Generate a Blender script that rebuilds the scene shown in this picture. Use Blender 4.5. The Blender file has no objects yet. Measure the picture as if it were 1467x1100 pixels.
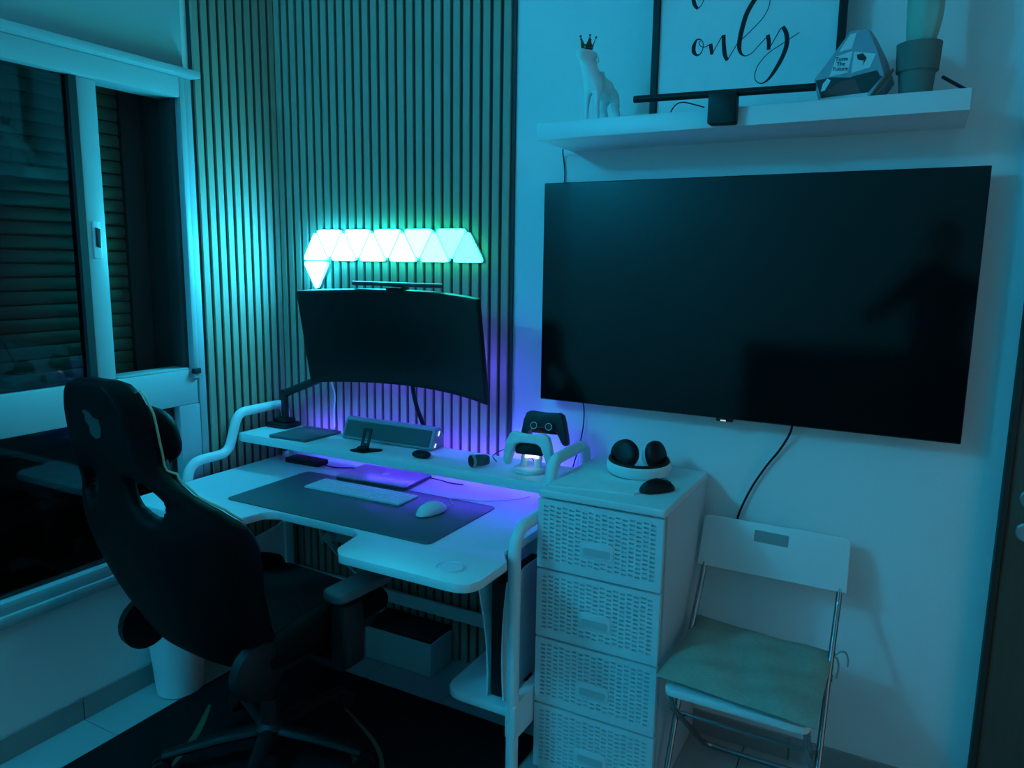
import bpy, bmesh, math, random
from mathutils import Vector, Matrix
random.seed(7)
PI = math.pi
S = bpy.context.scene
C = S.collection

# ------------------------------------------------------------------ camera
def cam_axes(yaw, pitch, roll):
    f = Vector((-math.sin(yaw) * math.cos(pitch), math.cos(yaw) * math.cos(pitch), math.sin(pitch)))
    r = Vector((math.cos(yaw), math.sin(yaw), 0)); u = r.cross(f)
    c, s = math.cos(roll), math.sin(roll)
    return r * c + u * s, u * c - r * s, f
cd = bpy.data.cameras.new('camera'); cam = bpy.data.objects.new('camera', cd); C.objects.link(cam)
_r, _u, _f = cam_axes(0.495944, -0.161162, 0.014119)
cam.matrix_world = Matrix(((_r.x, _u.x, -_f.x, 2.359579), (_r.y, _u.y, -_f.y, -2.329199), (_r.z, _u.z, -_f.z, 1.546196), (0, 0, 0, 1)))
cd.sensor_fit = 'HORIZONTAL'; cd.sensor_width = 36; cd.lens = 1081.075 / 1467 * 36
cd.clip_start = 0.02
S.camera = cam

# ------------------------------------------------------------------ world, light levels, exposure
w = bpy.data.worlds.new('doorway_fill'); S.world = w; w.use_nodes = True
w.node_tree.nodes['Background'].inputs[0].default_value = (1.0, 0.92, 0.80, 1)
w.node_tree.nodes['Background'].inputs[1].default_value = 0.38  # warm neutral fill, added to enter through the right wall opening
PANEL = 135.0          # glow of the triangular light panels
ADDED_LAMP = 205.0           # glow of the ceiling lamp added out of view as cyan fill
STRIP = 24.0          # purple strips behind and below the monitor shelf
S.view_settings.view_transform = 'Standard'; S.view_settings.look = 'None'
S.view_settings.gamma = 1.0; S.view_settings.use_curve_mapping = False
S.view_settings.exposure = -0.06
S.cycles.diffuse_bounces = 7; S.cycles.max_bounces = 12; S.cycles.sample_clamp_indirect = 6.0

# ------------------------------------------------------------------ materials
def mat(name, col, rough=0.6, metal=0.0, noise=None, bump=None, spec=0.5, stretch=None, coat=0.0):
    m = bpy.data.materials.new(name); m.use_nodes = True
    nt = m.node_tree; b = nt.nodes['Principled BSDF']
    b.inputs['Roughness'].default_value = rough; b.inputs['Metallic'].default_value = metal
    b.inputs['Specular IOR Level'].default_value = spec
    if coat: b.inputs['Coat Weight'].default_value = coat
    tc = nt.nodes.new('ShaderNodeTexCoord'); mp = nt.nodes.new('ShaderNodeMapping')
    nt.links.new(tc.outputs['Object'], mp.inputs['Vector'])
    if stretch: mp.inputs['Scale'].default_value = stretch
    sc, am = noise or (25, 0.05)
    n = nt.nodes.new('ShaderNodeTexNoise'); n.inputs['Scale'].default_value = sc; n.inputs['Detail'].default_value = 5
    nt.links.new(mp.outputs[0], n.inputs['Vector'])
    mx = nt.nodes.new('ShaderNodeMix'); mx.data_type = 'RGBA'
    mx.inputs['A'].default_value = (*[c * (1 - am) for c in col], 1); mx.inputs['B'].default_value = (*[min(1, c * (1 + am)) for c in col], 1)
    nt.links.new(n.outputs['Fac'], mx.inputs['Factor']); nt.links.new(mx.outputs['Result'], b.inputs['Base Color'])
    if bump:
        n2 = nt.nodes.new('ShaderNodeTexNoise'); n2.inputs['Scale'].default_value = bump[0]; n2.inputs['Detail'].default_value = 3
        nt.links.new(mp.outputs[0], n2.inputs['Vector'])
        bp = nt.nodes.new('ShaderNodeBump'); bp.inputs['Strength'].default_value = bump[1]; bp.inputs['Distance'].default_value = 0.004
        nt.links.new(n2.outputs['Fac'], bp.inputs['Height']); nt.links.new(bp.outputs[0], b.inputs['Normal'])
    return m
def emis(name, col, strength):
    m = bpy.data.materials.new(name); m.use_nodes = True; nt = m.node_tree; nt.nodes.clear()
    o = nt.nodes.new('ShaderNodeOutputMaterial'); e = nt.nodes.new('ShaderNodeEmission')
    e.inputs[0].default_value = (*col, 1); e.inputs[1].default_value = strength
    nt.links.new(e.outputs[0], o.inputs[0]); return m
def glass(name, tint, ior=1.5):
    m = bpy.data.materials.new(name); m.use_nodes = True; nt = m.node_tree; nt.nodes.clear()
    o = nt.nodes.new('ShaderNodeOutputMaterial'); t = nt.nodes.new('ShaderNodeBsdfTransparent'); g = nt.nodes.new('ShaderNodeBsdfGlossy')
    t.inputs[0].default_value = (*tint, 1); g.inputs['Roughness'].default_value = 0.03
    f = nt.nodes.new('ShaderNodeFresnel'); f.inputs[0].default_value = ior; mx = nt.nodes.new('ShaderNodeMixShader')
    nt.links.new(f.outputs[0], mx.inputs[0]); nt.links.new(t.outputs[0], mx.inputs[1]); nt.links.new(g.outputs[0], mx.inputs[2])
    nt.links.new(mx.outputs[0], o.inputs[0]); return m
M = dict(
    wall=mat('wall_paint', (.80, .80, .80), .85, noise=(3, .03), bump=(60, .15)),
    ceil=mat('ceiling_paint', (.8, .8, .8), .9),
    tile=mat('floor_tile', (.44, .44, .43), .35, noise=(6, .07)),
    grout=mat('tile_grout', (.25, .25, .24), .9),
    skirt=mat('skirting_tile', (.30, .30, .295), .4, noise=(8, .08)),
    alu=mat('white_window_aluminium', (.42, .43, .45), .4, noise=(10, .04)),
    boxgrey=mat('grey_shutter_box', (.40, .41, .42), .6, noise=(4, .04)),
    gasket=mat('black_rubber_gasket', (.012, .012, .014), .7),
    shutter=mat('shutter_slat_paint', (.085, .10, .075), .45),
    jamb=mat('shaded_window_reveal', (.05, .05, .05), .9),  # shade inside the window recess is put into this dark colour
    felt=mat('black_acoustic_felt', (.060, .065, .070), .95, noise=(300, .3)),
    oak=mat('grey_oak_veneer', (.41, .295, .228), .6, noise=(14, .16), stretch=(6, 6, .5), bump=(80, .1)),
    white=mat('white_lacquer', (.78, .79, .80), .38, noise=(20, .02)),
    steel_white=mat('white_powder_coat', (.76, .77, .78), .35, noise=(40, .03)),
    pvc=mat('white_moulded_plastic', (.72, .73, .74), .45, noise=(60, .05), bump=(400, .1)),
    slotgrey=mat('painted_recess_grey', (.50, .51, .52), .6),
    pvc2=mat('grainy_side_plastic', (.60, .60, .62), .6, noise=(220, .15), bump=(300, .25)),
    black=mat('black_plastic', (.009, .009, .010), .5, spec=.3),
    blackm=mat('black_matt_metal', (.009, .009, .010), .5),
    screen=mat('dark_glossy_screen', (.004, .0045, .005), .09, spec=.40),
    mscreen=mat('dark_matt_screen', (.006, .006, .007), .30, spec=.4),
    felt_mat=mat('dark_desk_mat', (.10, .12, .14), .33, noise=(200, .10)),
    pu=mat('black_synthetic_leather', (.0035, .0035, .004), .6, noise=(60, .15), bump=(150, .2), spec=.10),
    mesh=mat('black_seat_fabric', (.016, .016, .018), .8, noise=(120, .3), bump=(220, .5), spec=.3),
    orange=mat('pale_piping', (.55, .45, .30), .6),
    armpad=mat('grey_armrest_pad', (.09, .095, .10), .45, bump=(150, .2)),
    emblem=mat('grey_embroidery', (.035, .032, .028), .9),
    chrome=mat('chrome_tube', (.36, .37, .38), .25, metal=1.0),
    sage=mat('sage_green_cotton', (.36, .34, .27), .95, noise=(70, .14), bump=(180, .4)),
    greyfab=mat('grey_speaker_cloth', (.075, .10, .10), .9, noise=(400, .2)),
    sbgrey=mat('grey_speaker_plastic', (.24, .27, .28), .5),
    darkgrey=mat('dark_grey_and_shaded_base', (.045, .047, .05), .4),
    silver=mat('light_grey_plastic', (.62, .64, .66), .4),
    alum=mat('space_grey_aluminium', (.42, .43, .46), .32, metal=.6),
    lwhite=mat('white_keycaps', (.74, .75, .77), .5),
    door=mat('dark_brown_door', (.11, .055, .035), .55, noise=(12, .25), stretch=(5, 5, .5)),
    doordark=mat('dark_door_edge', (.03, .02, .016), .7),
    brushed=mat('brushed_steel', (.55, .55, .54), .35, metal=.8),
    rug=mat('black_rug_pile', (.010, .010, .011), 1.0, noise=(90, .35), bump=(260, .8), spec=.1),
    rugline=mat('dull_gold_rug_yarn', (.12, .105, .055), 1.0, noise=(90, .3)),
    card=mat('white_cardboard', (.55, .56, .56), .8),
    paper=mat('white_paper', (.78, .79, .80), .8),
    ink=mat('black_ink', (.012, .014, .02), .8),
    pot=mat('grey_clay_pot', (.17, .17, .15), .85, noise=(30, .12)),
    soil=mat('dark_soil', (.03, .025, .02), 1.0),
    cactus=mat('grey_green_cactus', (.36, .47, .38), .8, noise=(30, .12)),
    plaster=mat('white_glazed_ceramic', (.80, .80, .80), .3),
    gold=mat('dark_gold_crown', (.10, .08, .04), .35, metal=.7),
    print_blue=mat('pale_blue_print', (.30, .34, .40), .6),
    print_red=mat('dark_red_print', (.20, .045, .04), .6),
    print_dark=mat('dark_brown_print', (.03, .022, .02), .6),
    pale=mat('pale_print', (.72, .74, .74), .6),
    tan=mat('tan_card_edge', (.22, .16, .10), .7),
    navy=mat('dark_controller_shell', (.018, .019, .024), .5),
    denim=mat('dark_jeans', (.02, .022, .03), .9),
    shirt=mat('dark_shirt', (.015, .015, .017), .9),
    skin=mat('skin', (.42, .27, .20), .6),
    hair=mat('dark_hair', (.012, .01, .008), .6),
    dresser=mat('dark_walnut', (.025, .02, .017), .6, noise=(10, .2)),
    pane=glass('window_glass', (.42, .50, .52), 1.62),
    strip=emis('purple_led', (.075, .052, 1.0), STRIP),
    strip2=emis('purple_led_wall', (.070, .045, 1.0), STRIP * 2.3),
    strip3=emis('purple_led_rear', (.075, .070, 1.0), STRIP * 3.0),
    dock=emis('white_dock_light', (.50, .70, 1.0), 3.5),
    winklight=emis('soundbar_side_light', (.35, .55, 1.0), 2.2),
    pod_glint=emis('painted_pod_glint', (.7, .9, 1.0), .8),
)

# ------------------------------------------------------------------ geometry helpers
def BM(): return bmesh.new()
def merge(bm, t):
    me = bpy.data.meshes.new('t'); t.to_mesh(me); t.free(); bm.from_mesh(me); bpy.data.meshes.remove(me); return bm
def xf(bm, mtx):
    bmesh.ops.transform(bm, matrix=mtx, verts=bm.verts); return bm
def bev(t, b, seg=2, ang=30):
    if b:
        es = [e for e in t.edges if len(e.link_faces) == 2 and e.calc_face_angle(0) > math.radians(ang)]
        bmesh.ops.bevel(t, geom=es, offset=b, segments=seg, profile=.5, affect='EDGES', clamp_overlap=True)
    return t
def box(bm, x0, x1, y0, y1, z0, z1, b=0, seg=2):
    t = BM(); bmesh.ops.create_cube(t, size=1)
    for v in t.verts: v.co = Vector((x0 + (v.co.x + .5) * (x1 - x0), y0 + (v.co.y + .5) * (y1 - y0), z0 + (v.co.z + .5) * (z1 - z0)))
    return merge(bm, bev(t, b, seg))
def prism(bm, pts, a0, a1, axis='z', b=0, seg=2, ang=40):
    t = BM()
    def mk(u, v, a): return {'z': (u, v, a), 'y': (u, a, v), 'x': (a, u, v)}[axis]
    vs = [t.verts.new(mk(u, v, a0)) for u, v in pts]; f = t.faces.new(vs)
    r = bmesh.ops.extrude_face_region(t, geom=[f])
    d = Vector(mk(0, 0, a1)) - Vector(mk(0, 0, a0))
    for v in [g for g in r['geom'] if isinstance(g, bmesh.types.BMVert)]: v.co += d
    bmesh.ops.recalc_face_normals(t, faces=t.faces)
    return merge(bm, bev(t, b, seg, ang))
def fillet(pts, r, n=6, closed=False):
    pts = [Vector(p) for p in pts]; N = len(pts); out = []
    for i, p in enumerate(pts):
        if not closed and i in (0, N - 1): out.append(p); continue
        a, c = pts[i - 1], pts[(i + 1) % N]; rr = r[i] if isinstance(r, (list, tuple)) else r
        if rr <= 0: out.append(p); continue
        da, dc = (a - p), (c - p); la, lc = da.length, dc.length; da.normalize(); dc.normalize()
        ang = da.angle(dc)
        if ang > PI - .02: out.append(p); continue
        d = min(rr / math.tan(ang / 2), la * .49, lc * .49)
        s, e = p + da * d, p + dc * d
        for k in range(n + 1):
            q = k / n; out.append(s * (1 - q) ** 2 + p * 2 * q * (1 - q) + e * q * q)
    return out
def fil2(pts, r, n=6): return [(v.x, v.y) for v in fillet([(a, b_, 0) for a, b_ in pts], r, n, True)]
def tube(bm, pts, r, seg=12, closed=False, rads=None, flat=None):
    pts = [Vector(p) for p in pts]; n = len(pts); rings = []
    tan = []
    for i in range(n):
        a = pts[i - 1] if (i or closed) else pts[0]; b_ = pts[(i + 1) % n] if (i < n - 1 or closed) else pts[-1]
        tan.append((b_ - a).normalized())
    nrm = tan[0].orthogonal().normalized()
    if flat: nrm = (Vector(flat) - tan[0] * Vector(flat).dot(tan[0])).normalized()
    for i in range(n):
        nrm = (nrm - tan[i] * nrm.dot(tan[i])); nrm = nrm.normalized() if nrm.length > 1e-6 else tan[i].orthogonal().normalized()
        bi = tan[i].cross(nrm); rr = rads[i] if rads else r
        ra, rb = rr if isinstance(rr, tuple) else (rr, rr)
        rings.append([bm.verts.new(pts[i] + nrm * ra * math.cos(2 * PI * k / seg) + bi * rb * math.sin(2 * PI * k / seg)) for k in range(seg)])
    for i in range(n if closed else n - 1):
        A, B = rings[i], rings[(i + 1) % n]
        for k in range(seg): bm.faces.new((A[k], A[(k + 1) % seg], B[(k + 1) % seg], B[k]))
    if not closed: bm.faces.new(rings[0][::-1]); bm.faces.new(rings[-1])
    return bm
def lathe(bm, prof, c=(0, 0, 0), seg=24, mtx=None):
    t = BM(); rings = []
    for r, z in prof:
        if r < 1e-6: rings.append([t.verts.new((0, 0, z))])
        else: rings.append([t.verts.new((r * math.cos(2 * PI * k / seg), r * math.sin(2 * PI * k / seg), z)) for k in range(seg)])
    for A, B in zip(rings, rings[1:]):
        for k in range(seg):
            a, b_ = k % len(A), (k + 1) % len(A); d, e = k % len(B), (k + 1) % len(B)
            vs = [A[a]] + ([A[b_]] if len(A) > 1 else []) + ([B[e]] if len(B) > 1 else []) + [B[d]]
            if len(vs) > 2: t.faces.new(vs)
    for R_ in (rings[0], rings[-1]):
        if len(R_) > 1: t.faces.new(R_)
    bmesh.ops.recalc_face_normals(t, faces=t.faces)
    if mtx: xf(t, mtx)
    xf(t, Matrix.Translation(c)); return merge(bm, t)
def cat_rom(pts, n=6):
    out = []; P = [Vector(p) for p in pts]
    for i in range(len(P) - 1):
        a = P[max(i - 1, 0)]; b_ = P[i]; c = P[i + 1]; d = P[min(i + 2, len(P) - 1)]
        for k in range(n):
            t = k / n
            out.append(.5 * ((2 * b_) + (c - a) * t + (2 * a - 5 * b_ + 4 * c - d) * t * t + (3 * b_ - a - 3 * c + d) * t ** 3))
    out.append(P[-1]); return out

def mw(o): return (mw(o.parent) if o.parent else Matrix.Identity(4)) @ o.matrix_basis
def tag(o, label=None, cat=None, group=None, kind=None):
    for k, v in (('label', label), ('category', cat), ('group', group), ('kind', kind)):
        if v: o[k] = v
    return o
def mesh_of(bm, name, m, ang=35):
    me = bpy.data.meshes.new(name); bmesh.ops.recalc_face_normals(bm, faces=bm.faces) if False else None
    for f in bm.faces: f.smooth = True
    bm.to_mesh(me); bm.free()
    me.set_sharp_from_angle(angle=math.radians(ang))
    for x in (m if isinstance(m, (list, tuple)) else [m]): me.materials.append(x)
    return me
def part(name, bm, m, parent, local=False, label=None, kind=None, ang=35):
    if not local: xf(bm, mw(parent).inverted())
    o = bpy.data.objects.new(name, mesh_of(bm, name, m, ang)); C.objects.link(o); o.parent = parent
    return tag(o, label, None, None, kind)
def thing(name, loc, label, cat, group=None, rotz=0, kind=None):
    o = bpy.data.objects.new(name, None); C.objects.link(o); o.empty_display_size = .05
    o.location = loc; o.rotation_euler = (0, 0, rotz); return tag(o, label, cat, group, kind)
def single(name, bm, m, label, cat, group=None, kind=None, ang=35):
    xs = [v.co for v in bm.verts]
    c = Vector(((min(v.x for v in xs) + max(v.x for v in xs)) / 2, (min(v.y for v in xs) + max(v.y for v in xs)) / 2, min(v.z for v in xs)))
    xf(bm, Matrix.Translation(-c))
    o = bpy.data.objects.new(name, mesh_of(bm, name, m, ang)); C.objects.link(o); o.location = c
    return tag(o, label, cat, group, kind)
def struct(name, bm, m): return tag(bpy.data.objects.new(name, mesh_of(bm, name, m)), kind='structure')
def link(o): C.objects.link(o); return o
def inst(src, name, parent, loc, rot=(0, 0, 0), scale=None):
    o = bpy.data.objects.new(name, src); C.objects.link(o); o.parent = parent; o.location = loc; o.rotation_euler = rot
    if scale: o.scale = scale
    return o
def text_mesh(bm, s, size, mtx, depth=.0006):
    cu = bpy.data.curves.new('t', 'FONT'); cu.body = s; cu.size = size; cu.align_x = 'CENTER'; cu.extrude = depth
    cu.space_line = .85
    o = bpy.data.objects.new('t', cu); me = bpy.data.meshes.new_from_object(o)
    t = BM(); t.from_mesh(me); xf(t, mtx); bpy.data.objects.remove(o); bpy.data.meshes.remove(me); bpy.data.curves.remove(cu)
    return merge(bm, t)

# ------------------------------------------------------------------ room shell
WX, WY = -.01, .01                    # faces of the left and back walls
RX, FY, CZ = 3.55, -3.05, 2.75        # right wall, front wall, ceiling
bm = BM(); box(bm, -.6, RX + .1, FY - .1, WY + .1, -.12, -.008)
floor = link(struct('floor', bm, M['grout']))
TS = .331
tm = BM(); box(tm, 0, TS - .004, 0, TS - .004, -.008, 0, .0012, 1); tme = mesh_of(tm, 'floor_tile', M['tile'])
ny = int(3.1 / TS) + 1
for i in range(11):
    for j in range(-1, ny):
        x0 = WX + i * TS; y0 = -.959 - TS * (j - 2) - TS
        if y0 + TS < FY + .02 or x0 + TS > RX + TS * .95 or y0 + TS > WY + .05: continue
        inst(tme, 'tile', floor, (x0, y0 + .002, 0))
bm = BM(); box(bm, WX - .3, RX + .1, FY - .1, WY + .1, CZ, CZ + .1); link(struct('ceiling', bm, M['ceil']))
bm = BM(); box(bm, WX, RX + .1, WY, WY + .1, 0, CZ); link(struct('wall_back', bm, M['wall']))
bm = BM(); box(bm, RX, RX + .1, -.55, WY, 0, CZ); box(bm, RX, RX + .1, FY - .1, -1.4, 0, CZ); box(bm, RX, RX + .1, -1.4, -.55, 2.05, CZ)   # unseen doorway opening added to let in dim neutral light
link(struct('wall_right', bm, M['wall']))
bm = BM(); box(bm, WX - .3, RX, FY - .1, FY, 0, CZ); link(struct('wall_front', bm, M['wall']))
WY0, WY1, WZ0, WZ1 = -2.45, -.415, .43, 2.17     # window opening in the left wall
bm = BM()
box(bm, WX - .35, WX, WY1, WY + .1, 0, CZ); box(bm, WX - .35, WX, FY, WY0, 0, CZ)
box(bm, WX - .35, WX, WY0, WY1, 0, WZ0); box(bm, WX - .35, WX, WY0, WY1, WZ1, CZ)
box(bm, WX - .40, WX - .36, WY0 - .1, WY1 + .1, WZ0 - .1, WZ1 + .1)
wall_left = link(struct('wall_left', bm, M['wall']))
# roller shutter box cover above the window
bm = BM(); box(bm, WX, WX + .012, WY0 - .05, -.432, 2.195, CZ, .003)
part('shutter_box_cover', bm, M['boxgrey'], wall_left)
# skirting tiles
sk = BM(); box(sk, 0, .009, 0, TS - .004, 0, .08, .0015, 1); skl = mesh_of(sk, 'skirting_tile', M['skirt'])
bl = tag(bpy.data.objects.new('baseboard_left', None), kind='structure'); C.objects.link(bl)
for j in range(-1, 7):
    y0 = -.959 - TS * j
    if y0 > -.41: continue
    inst(skl, 'skirting_tile', bl, (WX, y0 + .002, 0))
sk = BM(); box(sk, 0, TS - .004, -.009, 0, 0, .08, .0015, 1); skb = mesh_of(sk, 'skirting_tile', M['skirt'])
bb = tag(bpy.data.objects.new('baseboard_back', None), kind='structure'); C.objects.link(bb)
for i in range(5):
    x0 = 2.109 - TS * (3 - i)
    if x0 + TS > 2.58: continue
    inst(skb, 'skirting_tile', bb, (x0 + .002, WY, 0))

# ------------------------------------------------------------------ window with roller shutter
win = tag(bpy.data.objects.new('window_1', None), kind='structure'); C.objects.link(win); win.location = (WX, -1.4, WZ0)
bm = BM(); box(bm, -.03, .055, WY0 - .03, -.402, 2.165, 2.188, .003); part('top_ledge', bm, M['alu'], win)
bm = BM(); box(bm, -.09, .012, WY0, -.46, 2.095, 2.165, .004); part('head_rail', bm, M['alu'], win)
bm = BM(); box(bm, -.02, .010, -.458, -.436, 1.10, 2.165, .003); part('right_stile', bm, M['alu'], win)
bm = BM(); box(bm, -.09, -.0205, -.470, -.437, 1.136, 2.094, .002); part('inner_jamb', bm, M['jamb'], win)
bm = BM(); box(bm, -.05, .004, -.4345, -.404, WZ0, 2.165, .003); part('cover_strip', bm, M['alu'], win)
bm = BM(); box(bm, -.09, -.001, WY0, -.437, 1.005, 1.135, .004); part('middle_rail', bm, M['alu'], win)
bm = BM(); box(bm, -.085, -.003, -.752, -.472, 1.1352, 1.142, .001); part('track_sill', bm, M['boxgrey'], win)
bm = BM(); box(bm, -.002, .016, -.462, -.432, 1.118, 1.138, .003); part('drain_corner', bm, M['gasket'], win)
bm = BM(); box(bm, -.06, .004, -.525, -.437, .50, 1.004, .003); part('lower_stile', bm, M['alu'], win)
bm = BM(); box(bm, -.06, .014, WY0, -.437, WZ0, .467, .003); part('lower_sill', bm, M['alu'], win)
bm = BM(); box(bm, -.05, .004, WY0, -.437, .468, .506, .002); part('lower_rail', bm, M['alu'], win)
# sash, slid to the left
bm = BM(); box(bm, -.045, -.008, -.820, -.755, 1.136, 2.094, .004); sash = part('sash_stile', bm, M['alu'], win)
bm = BM(); box(bm, -.046, -.006, -.845, -.8205, 1.136, 2.094); part('sash_gasket', bm, M['gasket'], win)
bm = BM(); prism(bm, fil2([(-.802, 1.535), (-.776, 1.535), (-.776, 1.655), (-.802, 1.655)], .006), -.009, -.003, 'x', .0015)
hd = part('latch_plate', bm, M['silver'], sash)
bm = BM(); prism(bm, [(-.795, 1.575), (-.783, 1.57), (-.781, 1.63), (-.795, 1.635)], -.004, .003, 'x', .001); part('latch_slot', bm, M['gasket'], hd)
bm = BM(); box(bm, -.030, -.024, WY0, -.845, 1.13, 2.10); part('sash_glass', bm, M['pane'], win)
bm = BM(); box(bm, -.080, -.05, -1.22, -1.135, 1.136, 2.094, .003); part('rear_sash_stile', bm, M['alu'], win)
bm = BM(); box(bm, -.034, -.028, WY0, -.525, .50, 1.006); part('lower_glass', bm, M['pane'], win)
bm = BM(); box(bm, -.30, -.092, -.458, -.416, WZ0, 2.165); part('reveal_lining', bm, M['jamb'], win)
bm = BM(); box(bm, -.235, -.205, -.54, -.459, WZ0, 2.165, .003); part('shutter_guide', bm, M['jamb'], win)
t = BM(); prof = [(.001, -.0217), (.0095, -.0205), (.0105, -.0185), (.0035, -.0165), (.0055, -.004), (.005, .010), (.002, .0205), (-.004, .0217), (-.012, .0217), (-.012, -.0217)]
vs0 = [t.verts.new((x, 0, z)) for x, z in prof]; f = t.faces.new(vs0)
r = bmesh.ops.extrude_face_region(t, geom=[f])
for v in [g for g in r['geom'] if isinstance(g, bmesh.types.BMVert)]: v.co.y -= 1.88
bmesh.ops.recalc_face_normals(t, faces=t.faces)
slat_me = mesh_of(t, 'shutter_slat', M['shutter'])
z = WZ0 + .03
while z < 2.15:
    o = inst(slat_me, 'shutter_slat', win, Vector((-.22, -.545, z)) - Vector(win.location)); z += .045

# ------------------------------------------------------------------ slatted wall panels
def slat_panel(name, label, axis, n, start, pitch=.040):
    root = thing(name, (0.3, -.0, 0) if axis == 'x' else (0, -.2, 0), label, 'wall panel')
    b = BM()
    if axis == 'x': box(b, start, start + n * pitch + .004, .0, WY - .0005, .0, CZ - .002)
    else: box(b, WX + .0005, .0, start - n * pitch, start, .0, CZ - .002)
    part('felt_backing', b, M['felt'], root)
    t = BM()
    if axis == 'x': box(t, 0, .0265, -.011, 0, 0, CZ - .002, .0012, 1)
    else: box(t, 0, .011, -.0265, 0, 0, CZ - .002, .0012, 1)
    me = mesh_of(t, 'slat', M['oak'])
    for i in range(n):
        p = Vector((start + .004 + i * pitch, 0, 0)) if axis == 'x' else Vector((0, start - .006 - i * pitch, 0))
        inst(me, 'slat', root, p - Vector(root.location))
    return root
slat_panel('slat_wall_panel', 'wide oak slat acoustic wall panel on the wall behind the desk and monitor', 'x', 27, .012)
slat_panel('slat_wall_panel', 'narrow oak slat acoustic wall panel between the window and the room corner', 'y', 10, .0)

# ------------------------------------------------------------------ door in the back wall
dr = tag(bpy.data.objects.new('door_1', None), kind='structure'); C.objects.link(dr); dr.location = (3.0, WY, 0)
bm = BM(); box(bm, 2.600, 3.45, -.035, WY, .01, 2.1, .003); part('door_leaf', bm, M['door'], dr)
bm = BM(); box(bm, 2.585, 2.5995, -.045, WY, 0, 2.12, .002); part('door_frame', bm, M['doordark'], dr)
for zz, slot in ((.957, False), (.868, True)):
    bm = BM(); lathe(bm, [(.026, 0), (.026, .004), (.022, .008), (0, .008)], (2.648, -.035, zz), 24, Matrix.Rotation(PI / 2, 4, 'X'))
    ro = part('rosette', bm, M['brushed'], dr)
    bm = BM()
    if slot: box(bm, 2.645, 2.651, -.0445, -.043, zz - .012, zz + .006); part('keyhole', bm, M['gasket'], ro)
    else:
        tube(bm, fillet([(2.648, -.04, zz), (2.648, -.085, zz), (2.77, -.085, zz)], .02), .008); part('lever_handle', bm, M['brushed'], ro)

# ------------------------------------------------------------------ desk
D = thing('gaming_desk', (.74, -.35, 0), 'white gaming desk with tube frame, cut-out front and raised monitor shelf', 'desk')
top = [(.066, -.020), (1.388, -.020), (1.386, -.565), (1.428, -.62), (1.428, -.812), (1.00, -.812), (.965, -.775), (.945, -.66), (.905, -.637),
       (.60, -.637), (.555, -.66), (.535, -.775), (.50, -.812), (.072, -.812), (.072, -.62), (.067, -.57)]
rr = [0, .005, .02, .02, .07, .02, .03, .03, .03, .03, .03, .03, .02, .07, .02, .02]
bm = BM(); prism(bm, fil2(top, rr, 7), .714, .74, 'z', .003, 2, 60); dt = part('tabletop', bm, M['white'], D)
bm = BM(); lathe(bm, [(0, 0), (.0345, 0), (.0345, .0022), (.0310, .0026), (.0290, .0012), (0, .0012)], (1.317, -.728, .7402), 32); tube(bm, [Vector((1.317 + .040 * math.cos(2 * PI * k / 32), -.728 + .040 * math.sin(2 * PI * k / 32), .7405)) for k in range(32)], .0016, 6, closed=True); part('grommet_ring', bm, M['white'], dt)
bm = BM(); box(bm, .050, 1.404, -.305, -.078, .836, .870, .004); part('monitor_shelf', bm, M['white'], D)
def side_tube(x):
    b = BM()
    tube(b, fillet([(x, -.542, .0), (x, -.542, .800), (x, -.352, .800), (x, -.300, .948), (x, -.050, .948), (x, -.050, .0)], [0, .07, .06, .06, .05, 0], 8), .0185, 14)
    return b
for x in (.046, 1.409):
    o = part('side_tube', side_tube(x), M['steel_white'], D)
bm = BM(); box(bm, .062, 1.393, -.066, -.048, .196, .246, .004); part('cross_beam', bm, M['steel_white'], D)
bm = BM(); box(bm, .062, 1.393, -.10, -.048, .655, .713, .003); part('rear_rail', bm, M['steel_white'], D)
pts = [(-.066, .47), (-.13, .44), (-.40, .41), (-.42, .375), (-.385, .325), (-.33, .325), (-.28, .33), (-.20, .29), (-.13, .20), (-.066, .19)]
bm = BM(); prism(bm, fil2(pts, .02), .055, .070, 'x', .002); part('side_brace', bm, M['steel_white'], D)
bm = BM(); box(bm, .060, .082, -.105, -.067, .20, .713, .004); part('rear_leg', bm, M['steel_white'], D)
bm = BM(); box(bm, 1.372, 1.3955, -.105, -.067, .20, .713, .004); part('rear_leg', bm, M['steel_white'], D)
bm = BM(); prism(bm, fil2([(1.392, -.08), (1.392, -.545), (1.165, -.545), (1.165, -.08)], [0, .01, .07, .01]), .225, .25, 'z', .004); part('console_tray', bm, M['white'], D)
bm = BM(); prism(bm, fil2([(-.56, .165), (-.08, .165), (-.08, .29), (-.56, .275)], .015), 1.3935, 1.4265, 'x', .003); part('tray_side', bm, M['white'], D)
for x in (.15, 1.30):
    bm = BM(); box(bm, x - .012, x + .012, -.13, -.10, .7405, .8355, .003); part('shelf_post', bm, M['steel_white'], D)
bm = BM(); box(bm, .16, 1.31, -.0775, -.0745, .846, .858); part('led_strip', bm, M['strip2'], D, label='purple glowing light strip behind the shelf')
bm = BM(); box(bm, .50, 1.385, -.110, -.098, .8325, .8355); part('led_strip', bm, M['strip'], D, label='purple glowing light strip under the shelf')

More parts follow.
